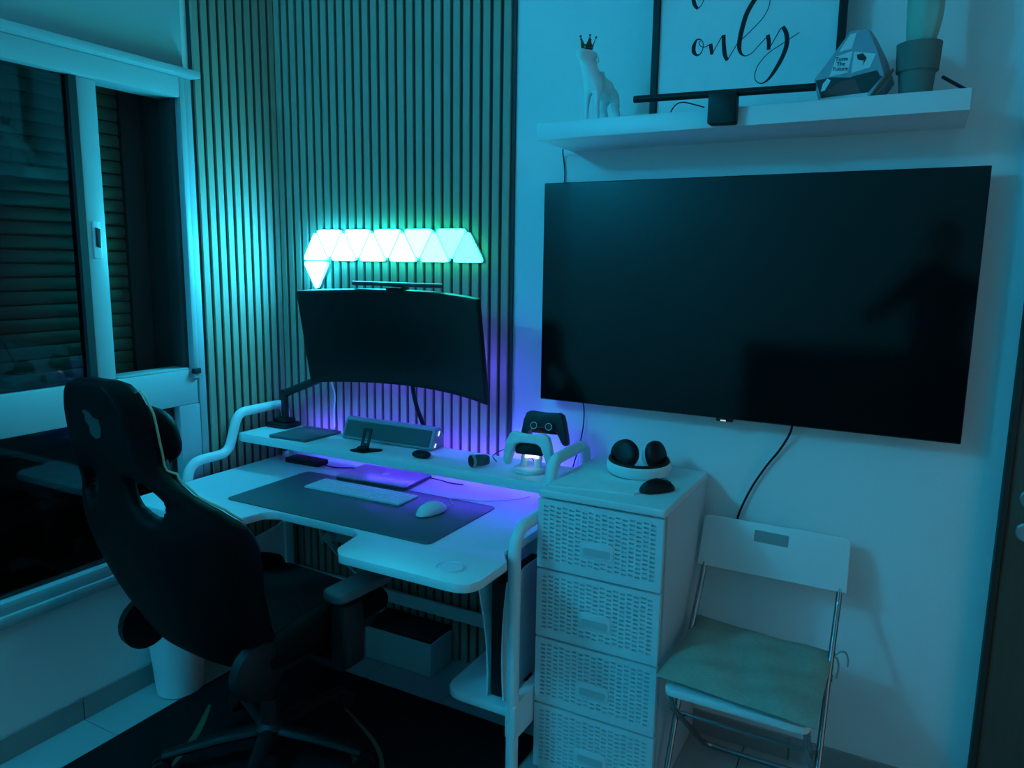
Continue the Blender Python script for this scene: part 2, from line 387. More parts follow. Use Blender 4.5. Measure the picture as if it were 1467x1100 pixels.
# ------------------------------------------------------------------ triangular light panels
SD = .1417; H = SD * .866; X0 = .152; ZB = 1.537
def tri(cx, zb, up):
    a = SD / 2 - .0038
    p = [(cx - a, 0.0022), (cx + a, 0.0022), (cx, H - .0055)]
    if not up: p = [(u, H - v) for u, v in p]
    return fil2([(u, zb + v) for u, v in p], .013, 4)
lamps = []
for i in range(6): lamps.append((X0 + SD * (i + .5), ZB, True))
for i in range(5): lamps.append((X0 + SD * (i + 1), ZB, False))
lamps.append((X0 + SD * .5, ZB - H, False))
ORD = ['first', 'second', 'third', 'fourth', 'fifth', 'sixth']
for k, (cx, zb, up) in enumerate(lamps):
    if k == 11: lab = 'lone white-blue light triangle hanging below the left end of the row'
    elif up: lab = 'glowing light triangle pointing up, %s upright one from the left in the row' % ORD[k]
    else: lab = 'glowing light triangle pointing down, %s inverted one from the left in the row' % ORD[k - 6]
    root = thing('light_panel', (cx, -.011, zb), lab, 'wall light', 'triangular light panels above the monitor')
    b = BM(); prism(b, tri(cx, zb, up), -.024, -.0115, 'y', 0); part('housing', b, M['silver'], root)
    b = BM(); prism(b, tri(cx, zb, up), -.036, -.0242, 'y', .004, 3, 60)
    t = min(1, max(0, (cx - X0) / (6 * SD)))
    col = (.026 - .002 * t, .50 + .44 * t, 1.0 - .40 * t)
    b.normal_update()
    for f_ in b.faces: f_.material_index = 0 if abs(f_.normal.y) > .6 else 1
    P_ = PANEL * (1 - .78 * t) ** 1.8
    part('diffuser', b, [emis('panel_glow', col, P_), emis('panel_edge_glow', (.012, .62 + .25 * t, 1.0 - .80 * t), P_ * (.20 + .9 * t))], root)

# ------------------------------------------------------------------ unseen ceiling lamp, added near left to light the room from that side
cl = thing('added_ceiling_lamp', (.13, -2.55, CZ), 'added unseen ceiling lamp with cyan glowing globe in the near corner of the room', 'ceiling lamp')
b = BM(); lathe(b, [(0, 0), (.07, 0), (.065, -.02), (.02, -.03), (0, -.03)], (.13, -2.55, CZ - .0005), 24); part('canopy', b, M['white'], cl)
b = BM(); tube(b, [(.13, -2.55, CZ - .03), (.13, -2.55, CZ - .12)], .008, 10); part('stem', b, M['white'], cl)
b = BM(); bmesh.ops.create_uvsphere(b, u_segments=24, v_segments=14, radius=.085); xf(b, Matrix.Translation((.13, -2.55, CZ - .20))); part('globe', b, emis('added_lamp_glow', (.012, .57, 1.0), ADDED_LAMP), cl)

# ------------------------------------------------------------------ curved monitor on its arm
def mon_mtx():
    yaw, pit, rol = math.radians(-2.7), math.radians(-9.8), math.radians(.3)
    r = Vector((math.cos(yaw), math.sin(yaw), 0)); n = Vector((math.sin(yaw) * math.cos(pit), -math.cos(yaw) * math.cos(pit), math.sin(pit)))
    u = n.cross(r) * 1
    if u.z < 0: u = -u
    return Matrix(((r.x, -n.x, u.x, .716), (r.y, -n.y, u.y, -.226), (r.z, -n.z, u.z, 1.25), (0, 0, 0, 1)))
MM = mon_mtx()                        # local: x right, y away from the viewer, z up, origin = centre of the corner plane
mon = thing('curved_monitor', MM.translation, 'black curved ultrawide monitor on an arm over the desk', 'monitor')
W2, H2, RC = .404, .178, 1.0
sag = RC - math.sqrt(RC * RC - W2 * W2)
def curved(y0, y1, w, h0, h1, n=24):
    b = BM(); cols = []
    for i in range(n + 1):
        x = -w + 2 * w * i / n; yy = sag - (RC - math.sqrt(RC * RC - x * x))
        cols.append([b.verts.new(MM @ Vector((x, yy + a, z))) for a, z in ((y0, h0), (y1, h0), (y1, h1), (y0, h1))])
    for A, B in zip(cols, cols[1:]):
        for k in range(4): b.faces.new((A[k], A[(k + 1) % 4], B[(k + 1) % 4], B[k]))
    b.faces.new(cols[0][::-1]); b.faces.new(cols[-1]); bmesh.ops.recalc_face_normals(b, faces=b.faces); return b
b = curved(0, .022, W2, -H2, H2); bev(b, .003); part('shell', b, M['black'], mon)
part('screen', curved(-.0008, .001, W2 - .009, -H2 + .016, H2 - .009), M['mscreen'], mon)
b = BM(); box(b, -.17, .17, sag + .02, sag + .055, -.10, .09, .012); xf(b, MM); part('rear_housing', b, M['black'], mon)
b = BM(); tube(b, [MM @ Vector((-.26, sag + .012, -.115)), MM @ Vector((.0, sag + .062, -.115)), MM @ Vector((.33, sag + .012, -.115))], .005, 8); part('rear_light', b, M['strip3'], mon, label='purple glow strip on the back of the monitor')
b = BM(); tube(b, [MM @ Vector(v) for v in ((0, sag + .05, 0), (0, sag + .085, 0))], .035, 16); part('mount_plate', b, M['blackm'], mon)

arm = thing('monitor_mount', (.115, -.115, .87), 'black articulated monitor arm clamped on the left end of the shelf', 'monitor arm')
b = BM(); box(b, .062, .168, -.172, -.086, .8705, .890, .004); box(b, .085, .150, -.155, -.095, .889, .905, .004); part('clamp_base', b, M['black'], arm)
b = BM(); box(b, .070, .160, -.16, -.09, .80, .8355, .003); tube(b, [(.115, -.125, .80), (.115, -.125, .77)], .014); part('clamp_jaw', b, M['black'], arm)
b = BM(); tube(b, [(.115, -.118, .90), (.115, -.118, 1.02)], .0145, 16); part('pole', b, M['blackm'], arm)
b = BM(); tube(b, fillet([(.108, -.118, 1.0), (.155, -.112, 1.022), (.31, -.095, 1.085), (.50, -.08, 1.20)], .03), .016, 12); part('lower_arm', b, M['blackm'], arm)
b = BM(); e = MM @ Vector((0, sag + .09, 0)); tube(b, [(.50, -.08, 1.20), (.60, -.075, 1.23), e + Vector((-.02, .01, 0)), e], .017, 12); part('upper_arm', b, M['blackm'], arm)
b = BM(); tube(b, [(.50, -.08, 1.165), (.50, -.08, 1.235)], .023, 16); part('elbow', b, M['blackm'], arm)
cords = []
b = BM(); tube(b, cat_rom([(.735, -.10, 1.12), (.742, -.098, 1.06), (.75, -.085, 1.0), (.765, -.065, .93), (.775, -.045, .86), (.775, -.04, .76)], 5), .008, 8, flat=(1, 0, 0)); part('cable_sleeve', b, M['black'], mon)
b = BM(); tube(b, cat_rom([(.300, -.05, 1.10), (.285, -.03, 1.06), (.298, -.025, 1.0), (.292, -.025, .94), (.297, -.03, .871)], 5), .003, 6)
single('white_cable', b, M['white'], 'thin white cable hanging on the slats beside the monitor arm', 'cable')

# light bar on top of the monitor
lb = thing('monitor_light_bar', MM @ Vector((0, .03, H2)), 'slim black light bar clipped on the top edge of the curved monitor', 'light bar')
b = BM(); tube(b, [MM @ Vector((-.205, sag + .012, H2 + .018)), MM @ Vector((.200, sag + .012, H2 + .018))], .0075, 14); part('bar', b, M['darkgrey'], lb)
b = BM(); box(b, -.035, .035, sag - .01, sag + .035, H2 + .0005, H2 + .012, .003); box(b, -.03, .03, sag + .0225, sag + .045, H2 - .06, H2 + .016, .004); xf(b, MM); part('clip', b, M['black'], lb)

# ------------------------------------------------------------------ on the desk top
DZ = .7402
b = BM(); prism(b, fil2([(.345, -.632), (1.178, -.632), (1.178, -.238), (.345, -.238)], .028), DZ, DZ + .003, 'z', .001)
single('desk_mat', b, M['felt_mat'], 'large dark desk mat under the keyboard and mouse', 'desk mat')
MZ = DZ + .0032
kb = thing('keyboard', (.69, -.345, MZ), 'white slim full-size keyboard lying on the desk mat', 'keyboard', rotz=math.radians(1.0))
b = BM(); prism(b, fil2([(-.207, -.058), (.207, -.058), (.207, .057), (-.207, .057)], .008), 0, .006, 'z', .0015); part('base', b, M['silver'], kb, True)
b = BM()
def key(x, y, w, h=.0158): box(b, x, x + w, y, y + h, .006, .0078, .0008, 1)
px = .0186
for row in range(6):
    y = .0365 - row * px * .985
    if row == 0:
        for c in range(20):
            if c not in (14, 15, 16) or True: key(-.2 + c * .0201, y, .0182, .012)
        continue
    widths = [1] * 15
    if row == 1: widths = [1] * 13 + [1.8]
    elif row == 2: widths = [1.5] + [1] * 12 + [1.3]
    elif row == 3: widths = [1.8] + [1] * 11 + [2.0]
    elif row == 4: widths = [2.3] + [1] * 10 + [2.5]
    else: widths = [1.2, 1.1, 1.2, 6.0, 1.2, 1.1, 1.2, 1.2]
    tot = sum(widths); sc = .272 / tot; x = -.2
    for q in widths:
        key(x, y, q * sc - .0024); x += q * sc
    if row in (1, 2, 5):
        for c in range(3): key(.077 + c * px, y, px - .0024)
    if row == 4: key(.077 + px, y, px - .0024)
    for c in range(4): key(.1375 + c * .0165, y, .0145)
part('keycaps', b, M['lwhite'], kb, True, kind='stuff')

def mouse(name, loc, rot, m, mw_, label, L=.062, Wd=.033, Hh=.036, logo=None):
    r = thing(name, loc, label, 'mouse', rotz=rot)
    b = BM(); bmesh.ops.create_uvsphere(b, u_segments=24, v_segments=14, radius=1)
    for v in b.verts:
        x, y, z = v.co
        y2 = y * L; wd = Wd * (1 - .12 * (1 - abs(y)) * 1.0) * (1 - .06 * y)
        zz = max(z, -.0) * Hh * (1 - .25 * max(0, y)); v.co = Vector((x * wd, y2, zz if z > 0 else z * .004))
        v.co.z += .004
    part('shell', b, m, r, True, ang=60)
    b = BM(); tube(b, [(0, L * .48, Hh * .80), (0, L * .76, Hh * .62)], .0032, 8); part('scroll_wheel', b, mw_, r, True)
    b = BM(); tube(b, [(0, L * .20, Hh * .985 + .003), (0, L * .46, Hh * .80 + .0075), (0, L * .94, Hh * .30 + .002)], .0008, 5); part('button_seam', b, mw_, r, True)
    return r
mo = mouse('mouse', (1.030, -.402, MZ), math.radians(-12), M['white'], M['silver'], 'white wired mouse on the dark desk mat')
b = BM(); tube(b, [mw(mo).inverted() @ v for v in cat_rom([(1.041, -.342, MZ + .008), (1.045, -.30, MZ + .006), (1.01, -.262, MZ + .006), (1.06, -.225, .7435), (1.13, -.20, .7435), (1.20, -.13, .7435), (1.22, -.08, .7435)], 6)], .0018, 6); part('cable', b, M['silver'], mo, True)

lp = thing('laptop', (.655, -.155, DZ), 'closed slim grey laptop tucked under the monitor shelf', 'laptop', rotz=math.radians(4))
b = BM(); prism(b, fil2([(-.152, -.106), (.152, -.106), (.152, .082), (-.152, .082)], .012), .003, .011, 'z', .002); part('base', b, M['darkgrey'], lp, True)  # shade on the front edge is put into the dark base colour
b = BM(); prism(b, fil2([(-.152, -.106), (.152, -.106), (.152, .082), (-.152, .082)], .012), .0116, .017, 'z', .002); li = part('lid', b, M['alum'], lp, True)
ap = [(.0, -.013), (.006, -.015), (.012, -.008), (.014, .001), (.010, .004), (.012, .010), (.006, .013), (.0, .0115), (-.006, .013), (-.012, .009), (-.014, .0), (-.011, -.009), (-.006, -.015)]
b = BM(); prism(b, ap, .0171, .0174); prism(b, [(.0, .015), (.006, .018), (.007, .024), (.001, .021)], .0171, .0174); part('lid_emblem', b, M['pale'], li, True)
for x in (-.13, .13):
    for y in (-.09, .065): b = BM(); lathe(b, [(.006, 0), (.006, .003)], (x, y, .0), 10); part('rubber_foot', b, M['black'], lp, True)
b = BM(); tube(b, cat_rom([(.81, -.09, .749), (.85, -.085, .745), (.90, -.09, .7435), (.95, -.085, .7435)], 5), .0022, 6)
single('laptop_cable', b, M['black'], 'short dark cable plugged into the laptop side', 'cable')

hub = thing('card_reader', (.255, -.157, DZ), 'small flat black box with a cable under the shelf, left of the laptop', 'electronics')
b = BM(); prism(b, fil2([(.168, -.185), (.338, -.178), (.338, -.112), (.172, -.112)], .012), DZ, DZ + .020, 'z', .004); part('case', b, M['black'], hub)
b = BM(); tube(b, cat_rom([(.336, -.150, .752), (.37, -.155, .746), (.41, -.145, .7435), (.46, -.12, .7435), (.50, -.11, .7435)], 6), .0024, 6); part('cable', b, M['black'], hub)

# ------------------------------------------------------------------ on the monitor shelf
SZ = .8702
b = BM(); prism(b, fil2([(.205, -.300), (.388, -.292), (.398, -.100), (.215, -.102)], .012), SZ, SZ + .010, 'z', .002)
single('graphics_tablet', b, M['felt_mat'], 'flat dark rectangular pad on the left of the monitor shelf', 'tablet')

sb = thing('soundbar', (.655, -.11, SZ), 'compact soundbar speaker with grey cloth front on the monitor shelf', 'speaker', rotz=math.radians(1))
pf = [(-.056, 0), (.034, 0), (.036, .045), (.012, .078), (-.018, .080)]
b = BM(); prism(b, fil2(pf, .012), -.205, .205, 'x', .006, 3); part('cabinet', b, M['sbgrey'], sb, True)
b = BM(); t = BM(); box(t, -.193, .193, -.0008, .003, -.031, .031, .0015, 1)
a = math.atan2(.036, .080); xf(t, Matrix.Translation((0, -.0385, .0415)) @ Matrix.Rotation(-a, 4, 'X')); merge(b, t); gr = part('grille', b, M['greyfab'], sb, True)
b = BM(); t = BM(); box(t, -.020, .012, -.0018, .0, -.002, .002); xf(t, Matrix.Translation((0, -.0395, .034)) @ Matrix.Rotation(-a, 4, 'X')); merge(b, t); part('maker_badge', b, M['pale'], gr, True)
b = BM(); tube(b, [(.2085, -.035, .012), (.2085, -.026, .024)], .0022, 8); part('side_light', b, M['winklight'], sb, True)
b = BM(); tube(b, [(.2085, -.010, .05), (.2085, -.002, .066)], .0022, 8); part('side_light', b, M['winklight'], sb, True)

ph = thing('phone_stand', (.655, -.265, SZ), 'black phone stand with a slotted upright in front of the soundbar', 'phone stand', rotz=math.radians(8))
b = BM(); prism(b, fil2([(-.055, -.030), (.010, -.042), (.055, .010), (.052, .026), (.01, .018), (-.03, .02)], .008), 0, .006, 'z', .0015); part('base', b, M['black'], ph, True)
b = BM()
for x0, x1, z0, z1 in ((-.017, -.007, .0, .078), (.007, .017, .0, .078), (-.017, .017, .068, .080), (-.017, .017, .0, .026)): box(b, x0, x1, -.003, .003, z0, z1, .001, 1)
xf(b, Matrix.Translation((-.006, -.008, .003)) @ Matrix.Rotation(math.radians(-24), 4, 'X')); part('upright', b, M['black'], ph, True)
b = BM(); box(b, -.02, .016, -.034, -.012, .005, .020, .003); part('lip', b, M['black'], ph, True)

b = BM(); t = BM(); bmesh.ops.create_uvsphere(t, u_segments=24, v_segments=12, radius=1)
for v in t.verts: v.co = Vector((math.copysign(abs(v.co.x) ** .7, v.co.x) * .034, math.copysign(abs(v.co.y) ** .85, v.co.y) * .023, v.co.z * .0125 + .0125))
xf(t, Matrix.Translation((.878, -.243, SZ)) @ Matrix.Rotation(.06, 4, 'Z')); merge(b, t)
single('earbud_case', b, M['black'], 'small glossy black oval earbud case on the monitor shelf', 'earbud case', ang=70)

wt = thing('smartwatch', (1.105, -.245, SZ), 'smartwatch with black dial lying on its side on the monitor shelf', 'watch', rotz=math.radians(-30))
WR = Matrix.Translation((0, -.018, .0225)) @ Matrix.Rotation(PI / 2, 4, 'X')
b = BM(); lathe(b, [(0, -.004), (.018, -.004), (.0195, .004), (.018, .007), (0, .0075)], (0, 0, 0), 24, WR); dl_ = part('dial', b, M['black'], wt, True)
b = BM(); lathe(b, [(.0185, -.0045), (.0222, -.0045), (.0222, .0045), (.0196, .0055), (.0185, -.0045)], (0, 0, 0), 24, WR); part('case_ring', b, M['alum'], wt, True)
pts = fillet([(-.021, -.014, .0225), (-.026, .014, .0225), (-.016, .040, .0225), (.016, .040, .0225), (.026, .014, .0225), (.021, -.014, .0225)], .014)
b = BM(); tube(b, pts, .0, 8, rads=[(.0125, .0018)] * len(pts), flat=(0, 0, 1)); part('strap', b, M['greyfab'], wt, True)
b = BM(); tube(b, cat_rom([(1.13, -.16, .873), (1.10, -.13, .885), (1.14, -.09, .905), (1.20, -.08, .895), (1.235, -.085, .873)], 6), .0016, 6)
single('charging_cable', b, M['black'], 'thin dark cable looping up behind the smartwatch', 'cable')

# controllers on a charging dock
dk = thing('charging_dock', (1.275, -.195, SZ), 'white controller charging dock with glowing cradles', 'charging dock', rotz=math.radians(12))
b = BM(); lathe(b, [(0, 0), (.052, 0), (.055, .004), (.054, .010), (.048, .014), (0, .014)], (0, 0, 0), 32); part('base', b, M['white'], dk, True)
for x in (-.020, .026): b = BM(); tube(b, [(x, -.004, .010), (x + .004, .0, .05), (x + .006, .006, .078)], .0, 10, rads=[(.013, .009), (.012, .008), (.013, .010)], flat=(1, 0, 0)); part('post', b, M['white'], dk, True)
b = BM(); tube(b, [(-.012, -.012, .052), (.032, -.010, .052)], .005, 8); part('cradle_light', b, M['dock'], dk, True)
b = BM(); tube(b, [(-.008, .022, .112), (.026, .022, .112)], .004, 8); part('cradle_light', b, M['dock'], dk, True)
b = BM(); box(b, -.026, .032, .004, .016, .07, .118, .004); part('rear_cradle', b, M['white'], dk, True)

def controller(name, mtx, m1, m2, label, sticks):
    c0 = mtx.translation; r = thing(name, c0, label, 'game controller')
    half = [(0, .036), (.030, .038), (.048, .042), (.064, .034), (.074, .010), (.083, -.032), (.085, -.060), (.077, -.070), (.067, -.064), (.056, -.032), (.044, -.002), (.030, .006), (0, .007)] if not sticks else [(0, .040), (.030, .041), (.048, .043), (.062, .036), (.071, .012), (.079, -.030), (.081, -.056), (.073, -.066), (.062, -.060), (.050, -.034), (.038, -.016), (.024, -.011), (0, -.011)]
    out = [(x, z) for x, z in half] + [(-x, z) for x, z in half[::-1][1:-1]]
    b = BM(); prism(b, fil2(out, .008, 3), -.018, .018, 'y', .013, 4, 50)
    for v in b.verts:
        if v.co.z < -.01: v.co.y += (-.01 - v.co.z) * .35
    xf(b, mtx); part('shell', b, m1, r, ang=60)
    b = BM(); prism(b, fil2([(-.030, .034), (.030, .034), (.024, .009 if not sticks else -.006), (-.024, .009 if not sticks else -.006)], .006), -.0195, -.0175, 'y', .0008); xf(b, mtx); part('touch_panel', b, m2 if not sticks else m1, r)
    b = BM(); prism(b, fil2([(-.050, .012), (.050, .012), (.046, -.030), (-.046, -.030)], .008), .002, .016, 'y', .002); xf(b, mtx); part('underside', b, M['black'], r)
    if sticks:
        for x in (-.0255, .0255):
            b = BM(); lathe(b, [(0, 0), (.0085, 0), (.0085, .012), (.0125, .015), (.0125, .019), (.0095, .020), (.008, .017), (0, .017)], (x, -.018, -.004), 20, Matrix.Rotation(PI / 2, 4, 'X')); xf(b, mtx); st = part('thumb_stick', b, m1, r)
            b = BM(); ring = [Vector((x + .0108 * math.cos(2 * PI * k / 20), -.0385, -.004 + .0108 * math.sin(2 * PI * k / 20))) for k in range(20)]
            tube(b, ring, .0012, 6, closed=True); xf(b, mtx); part('stick_ring', b, M['silver'], st)
    else:
        for x in (-.0255, .0255):
            b = BM(); lathe(b, [(0, 0), (.0085, 0), (.0085, .010), (.0115, .013), (.0115, .016), (0, .015)], (x, .018, -.006), 16, Matrix.Rotation(-PI / 2, 4, 'X')); xf(b, mtx); part('thumb_stick', b, M['black'], r)
    return r
Rz = Matrix.Rotation(math.radians(6), 4, 'Z')
controller('game_controller', Matrix.Translation((1.292, -.235, .966)) @ Rz @ Matrix.Rotation(math.radians(-14), 4, 'X'), M['white'], M['white'], 'white game controller standing at the front of the charging dock', False)
controller('game_controller', Matrix.Translation((1.306, -.150, 1.020)) @ Rz @ Matrix.Rotation(math.radians(-10), 4, 'X'), M['navy'], M['navy'], 'black game controller behind the white one on the charging dock', True)

# ------------------------------------------------------------------ console, boxes and bits below the desk
ps = thing('game_console', (1.325, -.33, .25), 'tall white and black game console standing on the desk tray', 'game console')
def fin(x0, x1, dx):
    b = BM(); rows = []
    for i in range(13):
        z = .252 + .385 * i / 12; q = i / 12
        flare = dx * (q - .25) ** 2 * 1.1
        yf, yb = -.515 - .020 * q, -.235
        rows.append([b.verts.new(v) for v in ((x0 + flare, yf, z), (x1 + flare, yf, z), (x1 + flare * .55, (yf + yb) / 2, z), (x1 + flare * .8, yb, z), (x0 + flare * .8, yb, z), (x0 + flare * .55, (yf + yb) / 2, z))])
    for A, B in zip(rows, rows[1:]):
        for k in range(6): b.faces.new((A[k], A[(k + 1) % 6], B[(k + 1) % 6], B[k]))
    b.faces.new(rows[0][::-1]); b.faces.new(rows[-1]); bmesh.ops.recalc_face_normals(b, faces=b.faces); return b
part('side_fin', fin(1.308, 1.313, -.055), M['white'], ps); part('side_fin', fin(1.358, 1.363, .035), M['white'], ps)
b = BM(); box(b, 1.3135, 1.3575, -.505, -.245, .252, .615, .006); part('core', b, M['black'], ps)
b = BM(); lathe(b, [(.040, 0), (.040, .004)], (1.337, -.36, .2502), 24); part('stand_disc', b, M['black'], ps)
b = BM(); box(b, 1.3592, 1.3625, -.5165, -.5155, .30, .37); part('disc_slot', b, M['black'], ps)

bx = thing('storage_box', (.71, -.10, 0), 'white box with a black lid on the floor under the desk', 'box')
b = BM(); box(b, .552, .862, -.168, -.02, .001, .131, .004); part('body', b, M['card'], bx)
b = BM(); box(b, .556, .858, -.164, -.024, .1312, .150, .004); part('lid', b, M['black'], bx, label='black lid')
pw = thing('power_strip', (.36, -.03, .40), 'white power strip with plugs on the slats under the desk', 'power strip')
b = BM(); box(b, .262, .50, -.05, -.0115, .385, .435, .010, 3); part('case', b, M['silver'], pw)
b = BM(); lathe(b, [(0, 0), (.023, 0), (.023, .03), (.018, .036), (0, .036)], (.285, -.0505, .41), 16, Matrix.Rotation(PI / 2, 4, 'X')); part('plug', b, M['silver'], pw)
b = BM(); tube(b, cat_rom([(.285, -.085, .41), (.33, -.09, .37), (.42, -.09, .31), (.50, -.085, .27), (.52, -.07, .255)], 6), .005, 8); part('cord', b, M['silver'], pw)
b = BM(); tube(b, cat_rom([(.225, -.04, .36), (.215, -.045, .42), (.24, -.05, .45), (.275, -.045, .44), (.27, -.05, .40), (.285, -.04, .36)], 6), .004, 6); part('cord', b, M['silver'], pw)

bn = thing('waste_bin', (.115, -.675, 0), 'white tapered waste bin beside the wall behind the gaming chair', 'bin')
b = BM(); lathe(b, [(0, .002), (.072, .002), (.078, .006), (.098, .262), (.102, .265), (.102, .270), (.095, .270), (.074, .012), (0, .012)], (.115, -.675, .0), 32); part('bucket', b, M['pvc'], bn)
b = BM(); ring = [Vector((.115 + .103 * math.cos(2 * PI * k / 32), -.675 + .103 * math.sin(2 * PI * k / 32), .262)) for k in range(32)]; tube(b, ring, .004, 8, closed=True); part('rim', b, M['pvc'], bn)

rg = thing('rug', (.79, -1.25, 0), 'black floor rug with thin dull gold lines under the gaming chair', 'rug')
b = BM(); prism(b, fil2([(.181, -2.15), (1.384, -2.15), (1.384, -.298), (.181, -.298)], .01), .0005, .009, 'z', .003); part('pile', b, M['rug'], rg)
def ribbon(pts, wd):
    b = BM(); P = cat_rom([(x, y, .0093) for x, y in pts], 6); A = []
    for i, p in enumerate(P):
        t = (P[min(i + 1, len(P) - 1)] - P[max(i - 1, 0)]).normalized(); n_ = Vector((-t.y, t.x, 0)); q = wd * (.35 + .65 * math.sin(PI * i / (len(P) - 1)))
        A.append((b.verts.new(p + n_ * q), b.verts.new(p - n_ * q)))
    for a, c in zip(A, A[1:]): b.faces.new((a[0], a[1], c[1], c[0]))
    r = bmesh.ops.extrude_face_region(b, geom=list(b.faces))
    for v in [g for g in r['geom'] if isinstance(g, bmesh.types.BMVert)]: v.co.z -= .0015
    bmesh.ops.recalc_face_normals(b, faces=b.faces); return b
for pts, wd in (([(.30, -.70), (.40, -.84), (.47, -.99)], .011), ([(.60, -.44), (.80, -.52), (.98, -.62), (1.10, -.78), (1.15, -.95)], .007),
                ([(.85, -.62), (1.0, -.75), (1.05, -.92), (1.0, -1.1)], .013), ([(.45, -1.15), (.62, -1.02), (.80, -.98), (.98, -1.05)], .008)):
    part('woven_line', ribbon(pts, wd), M['rugline'], rg)

# ------------------------------------------------------------------ rattan-look drawer tower
CX0, CX1, CYF, CYB, CT = 1.4295, 1.806, -.445, -.003, .900
ct = thing('drawer_tower', (1.618, -.22, 0), 'white rattan-look plastic drawer tower beside the desk', 'drawer unit')
b = BM(); box(b, CX0 + .004, CX1 - .0, CYF + .034, CYB, .012, .876, .004); part('body', b, M['pvc2'], ct)
b = BM(); prism(b, fil2([(CX0, CYF), (CX1 + .003, CYF), (CX1 + .003, CYB), (CX0, CYB)], .012), .877, CT, 'z', .005, 3, 60); part('top', b, M['pvc'], ct)
b = BM(); box(b, CX0 + .01, CX1 - .01, CYF + .02, CYB - .01, .0, .0118); part('plinth', b, M['pvc'], ct)
def drawer_front():
    wd, ht, N, R_ = CX1 - CX0 - .004, .2065, 17, 13
    b = BM(); x0, z0, x1, z1 = .016, .026, wd - .016, ht - .012
    b2 = BM(); box(b2, 0, wd, .008, .020, 0, ht, .003)
    merge(b, b2)
    # rim and woven relief: each cell a small recessed opening between raised strands
    dx, dz = (x1 - x0) / N, (z1 - z0) / R_
    ys, yd = 0.0, .0075
    hx0, hx1, hz0, hz1 = wd / 2 - .050, wd / 2 + .050, .058, .108
    def quad(p): b.faces.new([b.verts.new(q) for q in p])
    for i in range(N):
        for j in range(R_):
            ax, az = x0 + i * dx, z0 + j * dz + (dz * .0 if i % 2 else 0)
            cx, cz = ax + dx / 2, az + dz / 2
            if hx0 < cx < hx1 and hz0 < cz < hz1: quad([(ax, ys, az), (ax + dx, ys, az), (ax + dx, ys, az + dz), (ax, ys, az + dz)]); continue
            of = .12 if i % 2 else -.12
            u0, u1, v0, v1 = ax + dx * .15, ax + dx * .85, az + dz * (.28 + of), az + dz * (.72 + of)
            lift = -.0022
            P = [(ax, ys, az), (ax + dx, ys, az), (ax + dx, ys, az + dz), (ax, ys, az + dz)]
            Q = [(u0, ys + lift * .4, v0), (u1, ys + lift * .4, v0), (u1, ys + lift * .4, v1), (u0, ys + lift * .4, v1)]
            T = [(u0 + .001, yd, v0 + .0006), (u1 - .001, yd, v0 + .0006), (u1 - .001, yd, v1 - .0006), (u0 + .001, yd, v1 - .0006)]
            for k in range(4):
                n_ = (k + 1) % 4
                quad([P[k], P[n_], Q[n_], Q[k]]); quad([Q[k], Q[n_], T[n_], T[k]])
            quad(T)
    # flat rim round the weave
    for p in ([(0, ys, 0), (wd, ys, 0), (x1, ys, z0), (x0, ys, z0)], [(wd, ys, 0), (wd, ys, ht), (x1, ys, z1), (x1, ys, z0)],
              [(wd, ys, ht), (0, ys, ht), (x0, ys, z1), (x1, ys, z1)], [(0, ys, ht), (0, ys, 0), (x0, ys, z0), (x0, ys, z1)]): quad(p)
    for p in ([(0, ys, 0), (0, ys, ht), (0, .009, ht), (0, .009, 0)], [(wd, ys, 0), (wd, ys, ht), (wd, .009, ht), (wd, .009, 0)],
              [(0, ys, 0), (wd, ys, 0), (wd, .009, 0), (0, .009, 0)], [(0, ys, ht), (wd, ys, ht), (wd, .009, ht), (0, .009, ht)]): quad(p)
    bmesh.ops.remove_doubles(b, verts=b.verts, dist=.00005); bmesh.ops.recalc_face_normals(b, faces=b.faces)
    return mesh_of(b, 'drawer', M['pvc'], 25)
dme = drawer_front()
def pull():
    wd = CX1 - CX0 - .004; c = wd / 2
    b = BM()
    prism(b, fil2([(c - .050, .108), (c + .050, .108), (c + .050, .058), (c - .050, .058)], .016), -.004, .001, 'y', .002)
    return mesh_of(b, 'pull', M['pvc'])
def slotm():
    wd = CX1 - CX0 - .004; c = wd / 2; b = BM()
    prism(b, fil2([(c - .040, .088), (c + .040, .088), (c + .040, .066), (c - .040, .066)], .006), -.0046, -.0041, 'y', 0); return mesh_of(b, 'finger_slot', M['slotgrey'])  # flat plate; the shade of the recess is put into its grey
pme, sme = pull(), slotm()
for k in range(4):
    z0 = .876 - .2135 * (k + 1) + .003
    d = inst(dme, 'drawer', ct, Vector((CX0 + .002, CYF + .001, z0)) - Vector(ct.location))
    h = inst(pme, 'pull', d, (0, 0, 0)); 
    inst(sme, 'finger_slot', d, (0, 0, 0))

TZ = CT + .0003
b = BM(); prism(b, [(1.446, -.408), (1.690, -.362), (1.712, -.285), (1.64, -.10), (1.455, -.13)], TZ, TZ + .0045); single('paper_sheet', b, M['paper'], 'white sheet of paper lying on top of the drawer tower', 'paper')

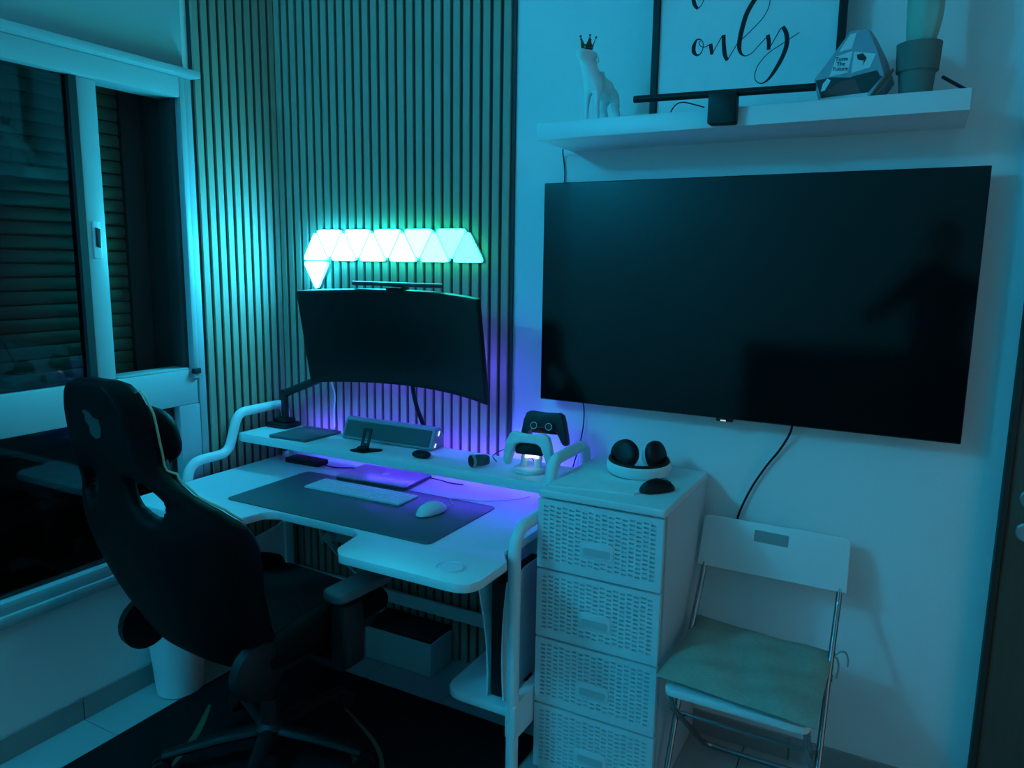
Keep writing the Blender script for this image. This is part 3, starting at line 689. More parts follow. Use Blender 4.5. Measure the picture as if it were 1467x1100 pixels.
hp = thing('headphones', (1.632, -.155, TZ + .005), 'white headphones with black ear cushions on top of the drawer tower', 'headphones', rotz=math.radians(28))
def arcpts(R1, R2, a0, a1, z0, z1, n=26):
    out = []
    for k in range(n + 1):
        t = k / n; a = math.radians(a0 + (a1 - a0) * t); lift = abs(2 * t - 1) ** 2
        out.append(Vector((R1 * math.cos(a), R2 * math.sin(a), z0 + (z1 - z0) * lift)))
    return out
b = BM(); P = arcpts(.094, .083, 150, 390, .019, .034); tube(b, P, 0, 12, rads=[(.018, .0045)] * len(P), flat=(0, 0, 1)); part('headband', b, M['white'], hp, True)
b = BM(); P = arcpts(.086, .075, 150, 390, .034, .048); tube(b, P, 0, 10, rads=[(.010, .008)] * len(P), flat=(0, 0, 1)); part('headband_pad', b, M['black'], hp, True)
for sx, rz, ps_, lab in ((-1, -38, (-.034, .026, .052), 1), (1, 50, (.042, .010, .052), 2)):
    mt = Matrix.Translation(ps_) @ Matrix.Rotation(math.radians(rz), 4, 'Z') @ Matrix.Rotation(math.radians(72), 4, 'X')
    b = BM(); lathe(b, [(0, .032), (.032, .032), (.044, .026), (.047, .015), (.044, .002), (.038, 0), (0, 0)], (0, 0, 0), 28, mt); cu = part('ear_cushion', b, M['black'], hp, True, ang=60)
    b = BM(); lathe(b, [(0, -.026), (.022, -.024), (.036, -.014), (.040, -.0005), (0, -.0005)], (0, 0, 0), 28, mt); part('ear_cup', b, M['white'], cu, True, ang=60)
    b = BM(); a_ = Vector((sx * .082, .038, .036)); e_ = mt @ Vector((0, 0, -.018)); tube(b, [a_, (a_ + e_) / 2 + Vector((sx * .01, 0, .006)), e_], .007, 8); part('yoke', b, M['silver'], hp, True)
mouse('mouse', (1.735, -.290, TZ), math.radians(-38), M['black'], M['blackm'], 'black wireless mouse beside the headphones on the drawer tower', .058, .031, .034)

# ------------------------------------------------------------------ folding chair
fc = thing('folding_chair', (2.03, -.28, 0), 'white folding chair with chrome legs against the wall', 'folding chair')
def bk(u, v): # panel plane: u = x, v = 0 bottom .. 1 top
    return Vector((u, -.098 + .038 * v, .632 + .150 * v))
outer = fil2([(1.818, 0), (2.238, 0), (2.238, 1.0), (1.818, 1.0)], 0)
t = BM(); L = .155; pl = fil2([(1.816, 0), (2.240, 0), (2.238, L), (1.822, L)], [.004, .004, .018, .018], 5); prism(t, pl, -.008, .008, 'y', .003)
RM = Matrix.Translation((0, -.098, .630)) @ Matrix.Rotation(math.radians(-14), 4, 'X')
xf(t, RM); bp_ = part('backrest', t, M['white'], fc)
t = BM(); prism(t, fil2([(1.975, .100), (2.073, .098), (2.073, .132), (1.975, .134)], .004), -.0088, -.0083, 'y', 0); xf(t, RM); part('grip_slot', t, M['skirt'], bp_)
for x in (1.836, 2.222):
    b = BM(); tube(b, fillet([(x, -.066, .77), (x, -.098, .63), (x, -.270, .42), (x, -.475, .006)], .05), .0, 12, rads=None) if False else tube(b, fillet([(x, -.088, .66), (x, -.110, .60), (x, -.255, .42), (x, -.470, .006)], .06), .0085, 12); part('front_leg', b, M['chrome'], fc)
b = BM(); tube(b, fillet([(1.856, -.50, .425), (1.856, -.46, .36), (1.862, -.075, .02), (2.196, -.075, .02), (2.202, -.46, .36), (2.202, -.50, .425)], [0, .03, .05, .05, .03, 0], 8), .0085, 12); part('rear_leg_loop', b, M['chrome'], fc)
b = BM(); tube(b, [(1.842, -.33, .265), (2.216, -.33, .265)], .006, 10); part('stretcher', b, M['chrome'], fc)
b = BM(); t = BM(); prism(t, fil2([(1.848, -.525), (2.210, -.525), (2.206, -.13), (1.852, -.13)], .025), .425, .447, 'z', .005); part('seat', t, M['white'], fc)
for x in (1.836, 2.222):
    b = BM(); tube(b, [(x - .010, -.235, .436), (x + .010, -.235, .436)], .010, 10); part('pivot', b, M['chrome'], fc)
cu = thing('seat_cushion', (2.03, -.34, .45), 'sage green tie-on cushion on the folding chair seat', 'cushion')
b = BM(); N = 16; g0 = {}
for sgn in (1, -1):
    g = {}
    for i in range(N + 1):
        for j in range(N + 1):
            u, v = i / N * 2 - 1, j / N * 2 - 1
            x = 2.028 + u * .196 * (1 + .03 * v * v); y = -.338 + v * .198 * (1 + .05 * u * u * (1 if v < 0 else .3)) - .02 * u
            edge = max(0, (1 - abs(u) ** 5) * (1 - abs(v) ** 5)) ** .5
            pu = .006 * math.sin(7 * u + 3 * v) * edge + .004 * math.sin(11 * v - 5 * u) * edge
            zz = .4485 + .020 + (sgn * .0195 * edge) + (pu if sgn > 0 else 0) + .006 * abs(u) * abs(v)
            if (abs(u) == 1 or abs(v) == 1) and sgn < 0: g[i, j] = g0[i, j]
            else: g[i, j] = b.verts.new((x, y, zz))
    for i in range(N):
        for j in range(N):
            q = (g[i, j], g[i + 1, j], g[i + 1, j + 1], g[i, j + 1]); b.faces.new(q if sgn > 0 else q[::-1])
    if sgn > 0: g0 = g
part('pad', b, M['sage'], cu, ang=70)
for pts, rad in (([(2.220, -.205, .472), (2.232, -.200, .482), (2.240, -.205, .475), (2.243, -.21, .455), (2.240, -.215, .430)], 1), ([(2.222, -.20, .472), (2.240, -.195, .496), (2.256, -.195, .50), (2.264, -.198, .485), (2.265, -.20, .465)], 1),
                 ([(1.834, -.17, .47), (1.826, -.165, .49), (1.822, -.17, .47), (1.822, -.175, .445)], 1)):
    b = BM(); P = cat_rom(pts, 5); tube(b, P, 0, 8, rads=[(.002, .008)] * len(P), flat=(1, 0, 0)); part('tie', b, M['sage'], cu)

# ------------------------------------------------------------------ television and wall shelf
tv = thing('television', (1.862, -.02, 1.09), 'large black flat television switched off on the white wall', 'television')
b = BM(); box(b, 1.246, 2.478, -.069, -.045, 1.088, 1.797, .002, 1); box(b, 1.40, 2.32, -.046, -.030, 1.15, 1.60, .006); part('housing', b, M['black'], tv)
b = BM(); box(b, 1.2485, 2.4755, -.0703, -.0688, 1.092, 1.7945); part('screen', b, M['screen'], tv)
b = BM(); box(b, 1.66, 2.06, -.0305, .0085, 1.25, 1.55, .003); part('wall_bracket', b, M['blackm'], tv)
b = BM(); box(b, 1.838, 1.888, -.066, -.052, 1.078, 1.0878, .003); se = part('sensor_pod', b, M['black'], tv)
b = BM(); box(b, 1.852, 1.868, -.0672, -.0661, 1.080, 1.0835); part('sensor_glint', b, M['pod_glint'], se)  # white glint on the pod, painted as a faint glow
for nm, pts, lab in (('power_cord', [(2.055, -.045, 1.11), (2.048, -.02, 1.06), (2.02, -.006, 1.0), (1.985, -.003, .945), (1.945, -.003, .87), (1.915, -.003, .79), (1.905, -.003, .74), (1.90, -.003, .69)], 'black cord hanging from the television behind the folding chair'),
                     ('power_cord', [(1.375, -.04, 1.11), (1.381, -.01, 1.07), (1.379, -.002, 1.0), (1.365, -.002, .92), (1.348, -.002, .86), (1.338, -.002, .80), (1.335, -.002, .60)], 'thin cord hanging from the left side of the television behind the controllers'),
                     ('shelf_cable', [(1.30, -.05, 1.9015), (1.283, -.012, 1.895), (1.279, .003, 1.88), (1.284, .003, 1.84), (1.285, .003, 1.79), (1.30, -.01, 1.74)], 'thin cable running down the wall from the shelf to the television')):
    b = BM(); tube(b, cat_rom(pts, 6), .0035 if 'folding' in lab else .0022, 7); single(nm, b, M['blackm'], lab, 'cable') if 'shelf' in nm else part(nm, b, M['black'], tv, label=lab)
ws = thing('wall_shelf', (1.86, 0, 1.90), 'long white floating wall shelf above the television', 'shelf')
b = BM(); box(b, 1.305, 2.4135, -.25, WY, 1.902, 1.951, .002); part('board', b, M['white'], ws)
FZ = 1.9513
pfm = thing('picture_frame', (1.85, -.05, FZ), 'black framed white print with script lettering standing on the shelf', 'picture frame')
for nm, q in (('frame_side', (1.587, 1.607, FZ, 2.68)), ('frame_side', (2.095, 2.115, FZ, 2.68)), ('frame_rail', (1.6075, 2.0945, FZ, FZ + .02)), ('frame_rail', (1.6075, 2.0945, 2.66, 2.68))):
    b = BM(); box(b, q[0], q[1], -.064, -.040, q[2], q[3], .001, 1); part(nm, b, M['black'], pfm)
b = BM(); box(b, 1.6075, 2.0945, -.054, -.044, FZ + .0202, 2.6598); prt = part('print', b, M['paper'], pfm)
ST = {'o' : [[(1.7308, 2.1823, 0.0029), (1.7184, 2.183, 0.0051), (1.7107, 2.1669, 0.0109), (1.7117, 2.1497, 0.0109), (1.723, 2.1404, 0.0051), (1.7341, 2.1486, 0.0029), (1.7378, 2.1656, 0.0022), (1.7332, 2.1791, 0.0022), (1.7247, 2.1743, 0.0022), (1.7318, 2.1634, 0.0022), (1.7446, 2.1612, 0.0022), (1.7576, 2.1669, 0.0029)]] ,
      'n' : [[(1.7583, 2.1675, 0.0102), (1.7614, 2.1539, 0.0109), (1.7638, 2.1381, 0.0095)], [(1.7638, 2.1381, 0.0022), (1.7768, 2.1611, 0.0022), (1.7898, 2.1838, 0.0029)], [(1.7948, 2.1875, 0.0102), (1.7963, 2.1624, 0.0116), (1.801, 2.1333, 0.0116), (1.8086, 2.1174, 0.0087)], [(1.8086, 2.1174, 0.0022), (1.8212, 2.1382, 0.0022), (1.8356, 2.1621, 0.0022)]] ,
      'l' : [[(1.8932, 2.2894, 0.0073), (1.874, 2.2681, 0.0124), (1.8555, 2.236, 0.0131), (1.8445, 2.1955, 0.0131), (1.8396, 2.1574, 0.0124), (1.8438, 2.1357, 0.0087), (1.857, 2.1243, 0.0029), (1.8756, 2.1293, 0.0022), (1.8918, 2.1461, 0.0022), (1.9126, 2.1663, 0.0022)], [(1.8356, 2.1621, 0.0022), (1.8496, 2.172, 0.0022), (1.8744, 2.1935, 0.0022), (1.898, 2.2165, 0.0022), (1.9123, 2.2404, 0.0022), (1.9162, 2.2622, 0.0022), (1.9135, 2.2762, 0.0022)]] ,
      'y' : [[(1.9157, 2.1728, 0.0102), (1.9197, 2.155, 0.0109), (1.9204, 2.1334, 0.0095)], [(1.9204, 2.1334, 0.0022), (1.9353, 2.1601, 0.0022), (1.9499, 2.1865, 0.0029)], [(1.9542, 2.1894, 0.0102), (1.9649, 2.1703, 0.0116), (1.9679, 2.1425, 0.0124), (1.9595, 2.1124, 0.0116), (1.9424, 2.0795, 0.0102), (1.9245, 2.0549, 0.0065), (1.9072, 2.046, 0.0029), (1.8912, 2.0546, 0.0022), (1.8878, 2.0726, 0.0022), (1.8967, 2.0982, 0.0022), (1.9217, 2.1252, 0.0022), (1.9556, 2.1446, 0.0022), (1.9773, 2.1568, 0.0022), (1.9987, 2.1689, 0.0018)]] ,
      'x' : [[(1.7014, 2.2995, 0.0109), (1.7062, 2.2809, 0.0109), (1.7162, 2.2667, 0.008)], [(1.7162, 2.2667, 0.0022), (1.7257, 2.2747, 0.0022), (1.7337, 2.2896, 0.0022)]] ,
      }
for ch, sts in ST.items():
    b = BM()
    for st in sts:
        P = cat_rom([(x, z, w_) for x, z, w_ in st], 7); A = []
        for i, p in enumerate(P):
            tv_ = P[min(i + 1, len(P) - 1)] - P[max(i - 1, 0)]; tt = Vector((tv_.x, tv_.y)).normalized(); wv = max(.0018, p.z) / 2
            A.append((b.verts.new((p.x - tt.y * wv, -.0546, p.y + tt.x * wv)), b.verts.new((p.x + tt.y * wv, -.0546, p.y - tt.x * wv))))
        for a_, c_ in zip(A, A[1:]):
            try: b.faces.new((a_[0], a_[1], c_[1], c_[0]))
            except ValueError: pass
    r = bmesh.ops.extrude_face_region(b, geom=list(b.faces))
    for v in [g for g in r['geom'] if isinstance(g, bmesh.types.BMVert)]: v.co.y += .0004
    part('letter', b, M['ink'], prt)

sl = thing('shelf_light_bar', (1.855, -.262, 1.90), 'black light bar with square clip on the front edge of the wall shelf', 'light bar')
b = BM(); tube(b, [(1.612, -.266, 1.989), (2.080, -.266, 1.979)], .0095, 14); part('bar', b, M['black'], sl)
b = BM(); prism(b, fil2([(1.820, 1.906), (1.893, 1.904), (1.893, 1.986), (1.820, 1.988)], .008), -.283, -.2515, 'y', .003); part('clip', b, M['black'], sl)
b = BM(); box(b, 1.83, 1.882, -.252, -.19, FZ, FZ + .006, .001, 1); part('clip_tongue', b, M['black'], sl)
b = BM(); tube(b, cat_rom([(1.70, -.22, 1.953), (1.715, -.225, 1.972), (1.735, -.23, 1.978), (1.76, -.235, 1.972), (1.80, -.24, 1.958)], 5), .0018, 6); part('cord', b, M['black'], sl)

# ------------------------------------------------------------------ ornaments on the wall shelf
def skin_mesh(verts, edges, radii, mtx, root=0, sub=2):
    me = bpy.data.meshes.new('sk'); me.from_pydata([Vector(v) for v in verts], edges, []); o = bpy.data.objects.new('sk', me); C.objects.link(o)
    o.modifiers.new('s', 'SKIN'); d = me.skin_vertices[0].data
    for i, r in enumerate(radii): d[i].radius = (r, r) if not isinstance(r, tuple) else r; d[i].use_root = (i == root)
    o.modifiers['s'].use_smooth_shade = True
    if sub: m_ = o.modifiers.new('u', 'SUBSURF'); m_.levels = sub; m_.render_levels = sub
    dg = bpy.context.evaluated_depsgraph_get(); em = bpy.data.meshes.new_from_object(o.evaluated_get(dg)); b = BM(); b.from_mesh(em)
    bpy.data.objects.remove(o); bpy.data.meshes.remove(em); bpy.data.meshes.remove(me); xf(b, mtx); return b
dg_ = thing('dog_figurine', (1.470, -.160, FZ), 'white ceramic dog figurine wearing a small dark crown on the shelf', 'figurine', rotz=math.radians(165))
V = [(0, 0, .098), (0, .035, .108), (0, .055, .135), (0, .062, .165), (0, .072, .183), (0, .096, .178), (0, .112, .174),      # 0 trunk,1 chest,2 neck,3 neck top,4 head,5 muzzle,6 nose
     (0, -.040, .100), (0, -.062, .096), (0, -.080, .074), (0, -.090, .055),                                                    # 7 rump,8 tail..10
     (.018, .040, .085), (.019, .044, .045), (.020, .042, .006), (.020, .050, .004), (-.018, .040, .085), (-.019, .044, .045), (-.020, .042, .006), (-.020, .050, .004),
     (.020, -.046, .078), (.022, -.040, .050), (.022, -.058, .030), (.022, -.054, .006), (.022, -.044, .004), (-.020, -.046, .078), (-.022, -.040, .050), (-.022, -.058, .030), (-.022, -.054, .006), (-.022, -.044, .004),
     (.022, .062, .178), (.030, .056, .155), (-.022, .062, .178), (-.030, .056, .155)]
Ed = [(0, 1), (1, 2), (2, 3), (3, 4), (4, 5), (5, 6), (0, 7), (7, 8), (8, 9), (9, 10), (1, 11), (11, 12), (12, 13), (13, 14), (1, 15), (15, 16), (16, 17), (17, 18),
      (7, 19), (19, 20), (20, 21), (21, 22), (22, 23), (7, 24), (24, 25), (25, 26), (26, 27), (27, 28), (4, 29), (29, 30), (4, 31), (31, 32)]
Rr = [.029, .034, .025, .021, .028, .018, .012, .031, .009, .008, .005, .013, .009, .0075, .007, .013, .009, .0075, .007, .017, .012, .008, .007, .007, .017, .012, .008, .007, .007, .008, .006, .008, .006]
b = skin_mesh(V, Ed, Rr, mw(dg_)); zmin = min(v.co.z for v in b.verts); xf(b, Matrix.Translation((0, 0, FZ + .0005 - zmin))); part('body', b, M['plaster'], dg_, ang=180)
b = BM(); cz = .1995
for k in range(5):
    a = 2 * PI * k / 5; o_ = Vector((math.cos(a), math.sin(a), 0)); s_ = Vector((-math.sin(a), math.cos(a), 0)); c_ = Vector((0, .070, cz))
    p = [c_ + o_ * .015 - s_ * .010, c_ + o_ * .015 + s_ * .010, c_ + o_ * .024 + Vector((0, 0, .026)), c_ + o_ * .0132 - s_ * .010, c_ + o_ * .0132 + s_ * .010, c_ + o_ * .0225 + Vector((0, 0, .026))]
    v_ = [b.verts.new(q) for q in p]
    for f_ in ((0, 1, 2), (5, 4, 3), (0, 3, 4, 1), (1, 4, 5, 2), (2, 5, 3, 0)): b.faces.new([v_[i] for i in f_])
    t = BM(); bmesh.ops.create_icosphere(t, subdivisions=1, radius=.0036); xf(t, Matrix.Translation(c_ + o_ * .024 + Vector((0, 0, .027)))); merge(b, t)
lathe(b, [(.013, -.004), (.0168, -.004), (.0168, .006), (.013, .006), (.013, -.004)], (0, .070, cz), 20); xf(b, mw(dg_)); part('crown', b, M['gold'], dg_)

fb = thing('faceted_box', (2.155, -.140, FZ), 'faceted gift box with printed faces between the frame and the plant pot', 'box', rotz=math.radians(-6))
def prof(y): return [(-.072, 0), (.052, 0), (.086, .052), (.066, .108), (.036, .166), (-.008, .166), (-.052, .110), (-.092, .060)]
front = prof(0); N = len(front)
b = BM(); f1 = [b.verts.new((x * .90, -.062, z * (.97) + .004)) for x, z in front]; f2 = [b.verts.new((x, -.030, z)) for x, z in front]; f3 = [b.verts.new((x, .045, z)) for x, z in front]
b.faces.new(f1); b.faces.new(f3[::-1])
for A, B in ((f1, f2), (f2, f3)):
    for k in range(N): b.faces.new((A[k], B[k], B[(k + 1) % N], A[(k + 1) % N]))
bmesh.ops.recalc_face_normals(b, faces=b.faces); part('carton', b, M['print_blue'], fb, True, ang=10)
def decal(name, pts, m, y=-.0632): b = BM(); prism(b, pts, y, y + .0008, 'y'); return part(name, b, m, fb, True)
decal('label_panel', [(-.048, .063), (-.005, .068), (.002, .118), (-.035, .110)], M['pale'])
decal('picture_panel', [(.003, .066), (.045, .075), (.056, .105), (.006, .116)], M['pale'])
decal('roof_print', [(-.030, .120), (.0, .124), (.008, .160), (-.006, .158)], M['pale'])
decal('blot_print', [(.016, .096), (.030, .092), (.028, .080), (.036, .098), (.026, .110), (.012, .108)], M['print_dark'], -.0638)
decal('dark_skirt', [(-.080, .058), (-.064, .014), (.044, .014), (.074, .050), (.050, .064), (.0, .056), (-.045, .062)], M['print_dark'], -.0628)
decal('red_band', [(-.056, .016), (.030, .016), (.012, .052), (-.018, .050), (-.046, .034)], M['print_red'])
decal('dark_band', [(.006, .058), (.062, .066), (.070, .050), (.036, .018), (.030, .034)], M['print_dark'])
decal('dark_corner', [(-.080, .058), (-.066, .028), (-.060, .010), (-.054, .034), (-.030, .052), (-.048, .060)], M['print_dark'])
decal('pale_tag', [(-.066, .030), (-.056, .032), (-.044, .054), (-.052, .060), (-.062, .048)], M['pale'], -.0638)
decal('base_band', [(-.066, .005), (.044, .005), (.046, .016), (-.066, .014)], M['silver'])
b = BM(); text_mesh(b, 'Taste\nThe\nFuture', .0135, Matrix.Translation((-.022, -.0642, .098)) @ Matrix.Rotation(math.radians(3), 4, 'Y') @ Matrix.Rotation(PI / 2, 4, 'X'), .0003); part('lettering', b, M['ink'], fb, True, kind='stuff')
b = BM(); tube(b, [(.048, -.052, .003), (.094, -.040, .068)], 0, 8, rads=[(.003, .008)] * 2, flat=(1, 0, 0)); part('side_flap', b, M['tan'], fb, True)

pt = thing('potted_cactus', (2.295, -.150, FZ), 'tall pale green cactus in a grey clay pot on the shelf', 'potted plant')
b = BM(); lathe(b, [(0, 0), (.036, 0), (.041, .062), (.047, .066), (.050, .126), (.0505, .130), (.045, .130), (.043, .110), (0, .108)], (2.295, -.150, FZ), 32); po = part('pot', b, M['pot'], pt)
b = BM(); lathe(b, [(0, .1085), (.042, .1085), (.040, .112), (0, .113)], (2.295, -.150, FZ), 24); part('soil', b, M['soil'], pt)
b = BM(); rows = []
for i in range(22):
    q = i / 21; zz = FZ + .110 + q * .24; rad = .0385 * (math.sin(PI * min(1, .18 + .70 * q)) ** .7) * (1 if q < .9 else max(.15, (1 - q) * 10) ** .5)
    rows.append([b.verts.new((2.295 + .006 * math.sin(4 * q) + rad * (1 + .05 * math.cos(8 * a)) * math.cos(a), -.150 + rad * .8 * (1 + .05 * math.cos(8 * a)) * math.sin(a), zz)) for a in [2 * PI * k / 40 for k in range(40)]])
for A, B in zip(rows, rows[1:]):
    for k in range(40): b.faces.new((A[k], A[(k + 1) % 40], B[(k + 1) % 40], B[k]))
b.faces.new(rows[0][::-1]); b.faces.new(rows[-1]); part('stem', b, M['cactus'], pt, ang=80)
b = BM(); tube(b, [(2.352, -.10, 2.010), (2.402, -.205, FZ + .004)], .0042, 8); single('dark_pen', b, M['black'], 'thin dark pen leaning at the right end of the wall shelf', 'pen')

# ------------------------------------------------------------------ gaming chair
gc = thing('gaming_chair', (.690, -.790, .009), 'black racing style gaming chair with neck pillow seen from behind', 'office chair', rotz=math.radians(-4))
def gp(name, b, m, parent=None, label=None, ang=50): return part(name, b, m, parent or gc, True, label=label, ang=ang)
b = BM(); lathe(b, [(0, .06), (.045, .06), (.05, .075), (.05, .105), (.03, .12), (.028, .20), (.018, .20), (.018, .40), (0, .40)], (0, 0, 0), 20); gp('gas_lift', b, M['blackm'])
for k in range(5):
    a = 2 * PI * k / 5 + .3; d = Vector((math.cos(a), math.sin(a), 0))
    b = BM(); tube(b, [d * .02 + Vector((0, 0, .095)), d * .16 + Vector((0, 0, .088)), d * .31 + Vector((0, 0, .070))], 0, 10, rads=[(.03, .018), (.024, .016), (.018, .012)], flat=(-d.y, d.x, 0)); lg = gp('base_leg', b, M['black'])
    b = BM(); n_ = Vector((-d.y, d.x, 0))
    tube(b, [d * .315 - n_ * .022 + Vector((0, 0, .0285)), d * .315 - n_ * .006 + Vector((0, 0, .0285))], .028, 16); tube(b, [d * .315 + n_ * .006 + Vector((0, 0, .0285)), d * .315 + n_ * .022 + Vector((0, 0, .0285))], .028, 16); tube(b, [d * .315 - n_ * .01 + Vector((0, 0, .0285)), d * .315 + n_ * .01 + Vector((0, 0, .0285))], .008, 8); tube(b, [d * .315 + Vector((0, 0, .03)), d * .305 + Vector((0, 0, .068))], .008, 8); gp('caster', b, M['black'], lg)
b = BM(); box(b, -.12, .12, -.14, .12, .385, .425, .01); gp('tilt_plate', b, M['blackm'])
b = BM(); prism(b, fil2([(-.255, -.22), (.255, -.22), (.265, .20), (.20, .275), (-.20, .275), (-.265, .20)], .05), .425, .505, 'z', .03, 4, 50); seat = gp('seat', b, M['mesh'])
for sx in (-1, 1):
    b = BM(); P = [(sx * .235, -.21, .49), (sx * .245, -.05, .505), (sx * .245, .12, .512), (sx * .225, .24, .49)]; tube(b, cat_rom(P, 5), 0, 14, rads=[(.038 + .02 * math.sin(PI * i / 15), .045) for i in range(16)], flat=(0, 0, 1)); gp('side_bolster', b, M['pu'], seat)
for sx in (-1, 1):
    b = BM(); box(b, sx * .33 - .03, sx * .33 + .03, -.03, .05, .41, .60, .012, 3); box(b, min(sx * .10, sx * .345), max(sx * .10, sx * .345), -.03, .04, .40, .425, .006); ap_ = gp('armrest_post', b, M['black'])
    b = BM(); prism(b, fil2([(sx * .32 - .042, -.045), (sx * .32 + .042, -.045), (sx * .32 + .045, .175), (sx * .32 - .045, .175)], .035), .605, .635, 'z', .010, 3, 50); gp('armrest_pad', b, M['armpad'], ap_)
# backrest: padded shell with two holes, wings curling forward
PROF = [(0, .225), (.10, .255), (.22, .280), (.34, .305), (.40, .312), (.45, .305), (.50, .272), (.545, .215), (.585, .168), (.62, .146), (.68, .138), (.74, .134), (.785, .116), (.815, .085), (.828, .045)]
def halfw(v):
    for (a, wa), (c, wc) in zip(PROF, PROF[1:]):
        if v <= c: t = (v - a) / (c - a); t = t * t * (3 - 2 * t) * .5 + t * .5; return wa + (wc - wa) * t
    return PROF[-1][1]
TILT = math.radians(15)
def back_pt(u, v, off):
    wv = halfw(v); x = u * wv
    curl = .105 * (abs(x) / .29) ** 2.4 * (1 if v < .6 else .6)
    th = (.030 + .022 * (abs(u) ** 2) * (1 if v < .6 else .4)) * (1 - .5 * math.exp(-((v - .535) / .07) ** 2)) - (.018 if abs(u) > .985 else 0)
    yy = curl + off * th; q = min(1, v / .55)
    lean = -.205 * (1 - (1 - q) ** 1.7) - .028 * max(0, v - .55) / .28          # leans back low down, upright at the head
    return Vector((x, -.225 + yy + lean, .452 + v * .965))
def hole(u, v):
    wv = halfw(v); x = abs(u * wv)
    return ((x - .115) / .052) ** 2 + ((v - .535 + (x - .115) * .45) / .048) ** 2 < 1
NU, NV = 44, 64
b = BM(); g = {}
for s_ in (0, 1):
    for i in range(NU + 1):
        for j in range(NV + 1):
            u = -1 + 2 * i / NU; v = .828 * j / NV
            g[s_, i, j] = b.verts.new(back_pt(u, v, -1 if s_ == 0 else 1))
keep = lambda i, j: 0 <= i < NU and 0 <= j < NV and not hole(-1 + 2 * (i + .5) / NU, .828 * (j + .5) / NV)
for i in range(NU):
    for j in range(NV):
        if not keep(i, j): continue
        for s_ in (0, 1): b.faces.new([g[s_, i, j], g[s_, i + 1, j], g[s_, i + 1, j + 1], g[s_, i, j + 1]])
        for (di, dj), (p, q) in (((-1, 0), ((i, j), (i, j + 1))), ((1, 0), ((i + 1, j), (i + 1, j + 1))), ((0, -1), ((i, j), (i + 1, j))), ((0, 1), ((i, j + 1), (i + 1, j + 1)))):
            if not keep(i + di, j + dj): b.faces.new([g[0, p[0], p[1]], g[0, q[0], q[1]], g[1, q[0], q[1]], g[1, p[0], p[1]]])
bmesh.ops.delete(b, geom=[v for v in b.verts if not v.link_faces], context='VERTS')
bmesh.ops.recalc_face_normals(b, faces=b.faces)
for _ in range(2): bmesh.ops.smooth_vert(b, verts=b.verts, factor=.5, use_axis_x=True, use_axis_y=True, use_axis_z=True)
br = gp('backrest', b, M['pu'], ang=80)
for sx in (-1, 1):
    b = BM(); P = [back_pt(sx * .965, v, 1.02) for v in [.47 + .33 * k / 30 for k in range(31)]]; tube(b, P, .003, 8); gp('piping', b, M['orange'], br)
em = [(-.040, .030), (-.026, .022), (-.030, .008), (-.014, -.004), (-.016, -.024), (.004, -.036), (.026, -.030), (.038, -.008), (.030, .014), (.008, .018), (-.006, .030), (-.022, .036)]
b = BM(); vs_ = [b.verts.new(back_pt(x / .14, .715 + z, -1.06)) for x, z in em]; b.faces.new(vs_); r = bmesh.ops.extrude_face_region(b, geom=list(b.faces))
for v in [q for q in r['geom'] if isinstance(q, bmesh.types.BMVert)]: v.co.y += .003
gp('emblem', b, M['emblem'], br)
b = BM(); t = BM(); bmesh.ops.create_uvsphere(t, u_segments=24, v_segments=14, radius=1)
for v in t.verts: v.co = Vector((math.copysign(abs(v.co.x) ** .6, v.co.x) * .128, math.copysign(abs(v.co.y) ** .8, v.co.y) * .048, math.copysign(abs(v.co.z) ** .7, v.co.z) * .075))
pc = back_pt(0, .66, 1); xf(t, Matrix.Translation(pc + Vector((0, .055, .01))) @ Matrix.Rotation(TILT, 4, 'X')); merge(b, t); pl_ = gp('neck_pillow', b, M['pu'], ang=80)
for sx in (-1, 1):
    b = BM(); P = [pc + Vector((sx * .10, .05, -.04)), pc + Vector((sx * .125, .045, -.10)), back_pt(sx * .62, .53, 1.1)]; tube(b, cat_rom(P, 5), 0, 8, rads=[(.0025, .012)] * 11, flat=(0, 1, 0)); gp('pillow_strap', b, M['silver'], pl_)
b = BM(); t = BM(); bmesh.ops.create_uvsphere(t, u_segments=24, v_segments=14, radius=1)
for v in t.verts: v.co = Vector((math.copysign(abs(v.co.x) ** .6, v.co.x) * .165, math.copysign(abs(v.co.y) ** .8, v.co.y) * .05, math.copysign(abs(v.co.z) ** .7, v.co.z) * .095))
pc2 = back_pt(0, .17, 1); xf(t, Matrix.Translation(pc2 + Vector((0, .03, .02))) @ Matrix.Rotation(TILT, 4, 'X')); merge(b, t); gp('lumbar_pillow', b, M['mesh'], ang=80)
for sx in (-1, 1):
    b = BM(); tube(b, [(sx * .235, -.235, .475), (sx * .262, -.235, .475), (sx * .275, -.235, .475)], 0, 20, rads=[.078, .076, .055]); hg = gp('recline_hinge', b, M['black'])

# ------------------------------------------------------------------ behind the camera: what the dark television mirrors
dz = thing('low_bookcase', (2.2, -2.93, 0), 'low dark wooden bookcase along the wall, mirrored in the television', 'bookcase')
b = BM(); box(b, 1.36, 3.20, -3.045, -2.80, .06, 1.01, .004); part('carcass', b, M['dresser'], dz)
b = BM(); box(b, 1.345, 3.215, -3.048, -2.785, 1.0105, 1.035, .004); part('top', b, M['dresser'], dz)
b = BM(); box(b, 1.40, 3.16, -3.03, -2.83, .0, .0595); part('plinth', b, M['dresser'], dz)
for i in range(4):
    b = BM(); box(b, 1.37 + i * .456, 1.37 + i * .456 + .448, -2.799, -2.787, .07, 1.0, .003); d_ = part('door', b, M['dresser'], dz)
    b = BM(); tube(b, [(1.40 + i * .456, -2.786, .52), (1.40 + i * .456, -2.775, .52), (1.40 + i * .456, -2.775, .62), (1.40 + i * .456, -2.786, .62)], .004, 8); part('handle', b, M['brushed'], d_)
PX, PY = 2.44, -2.66
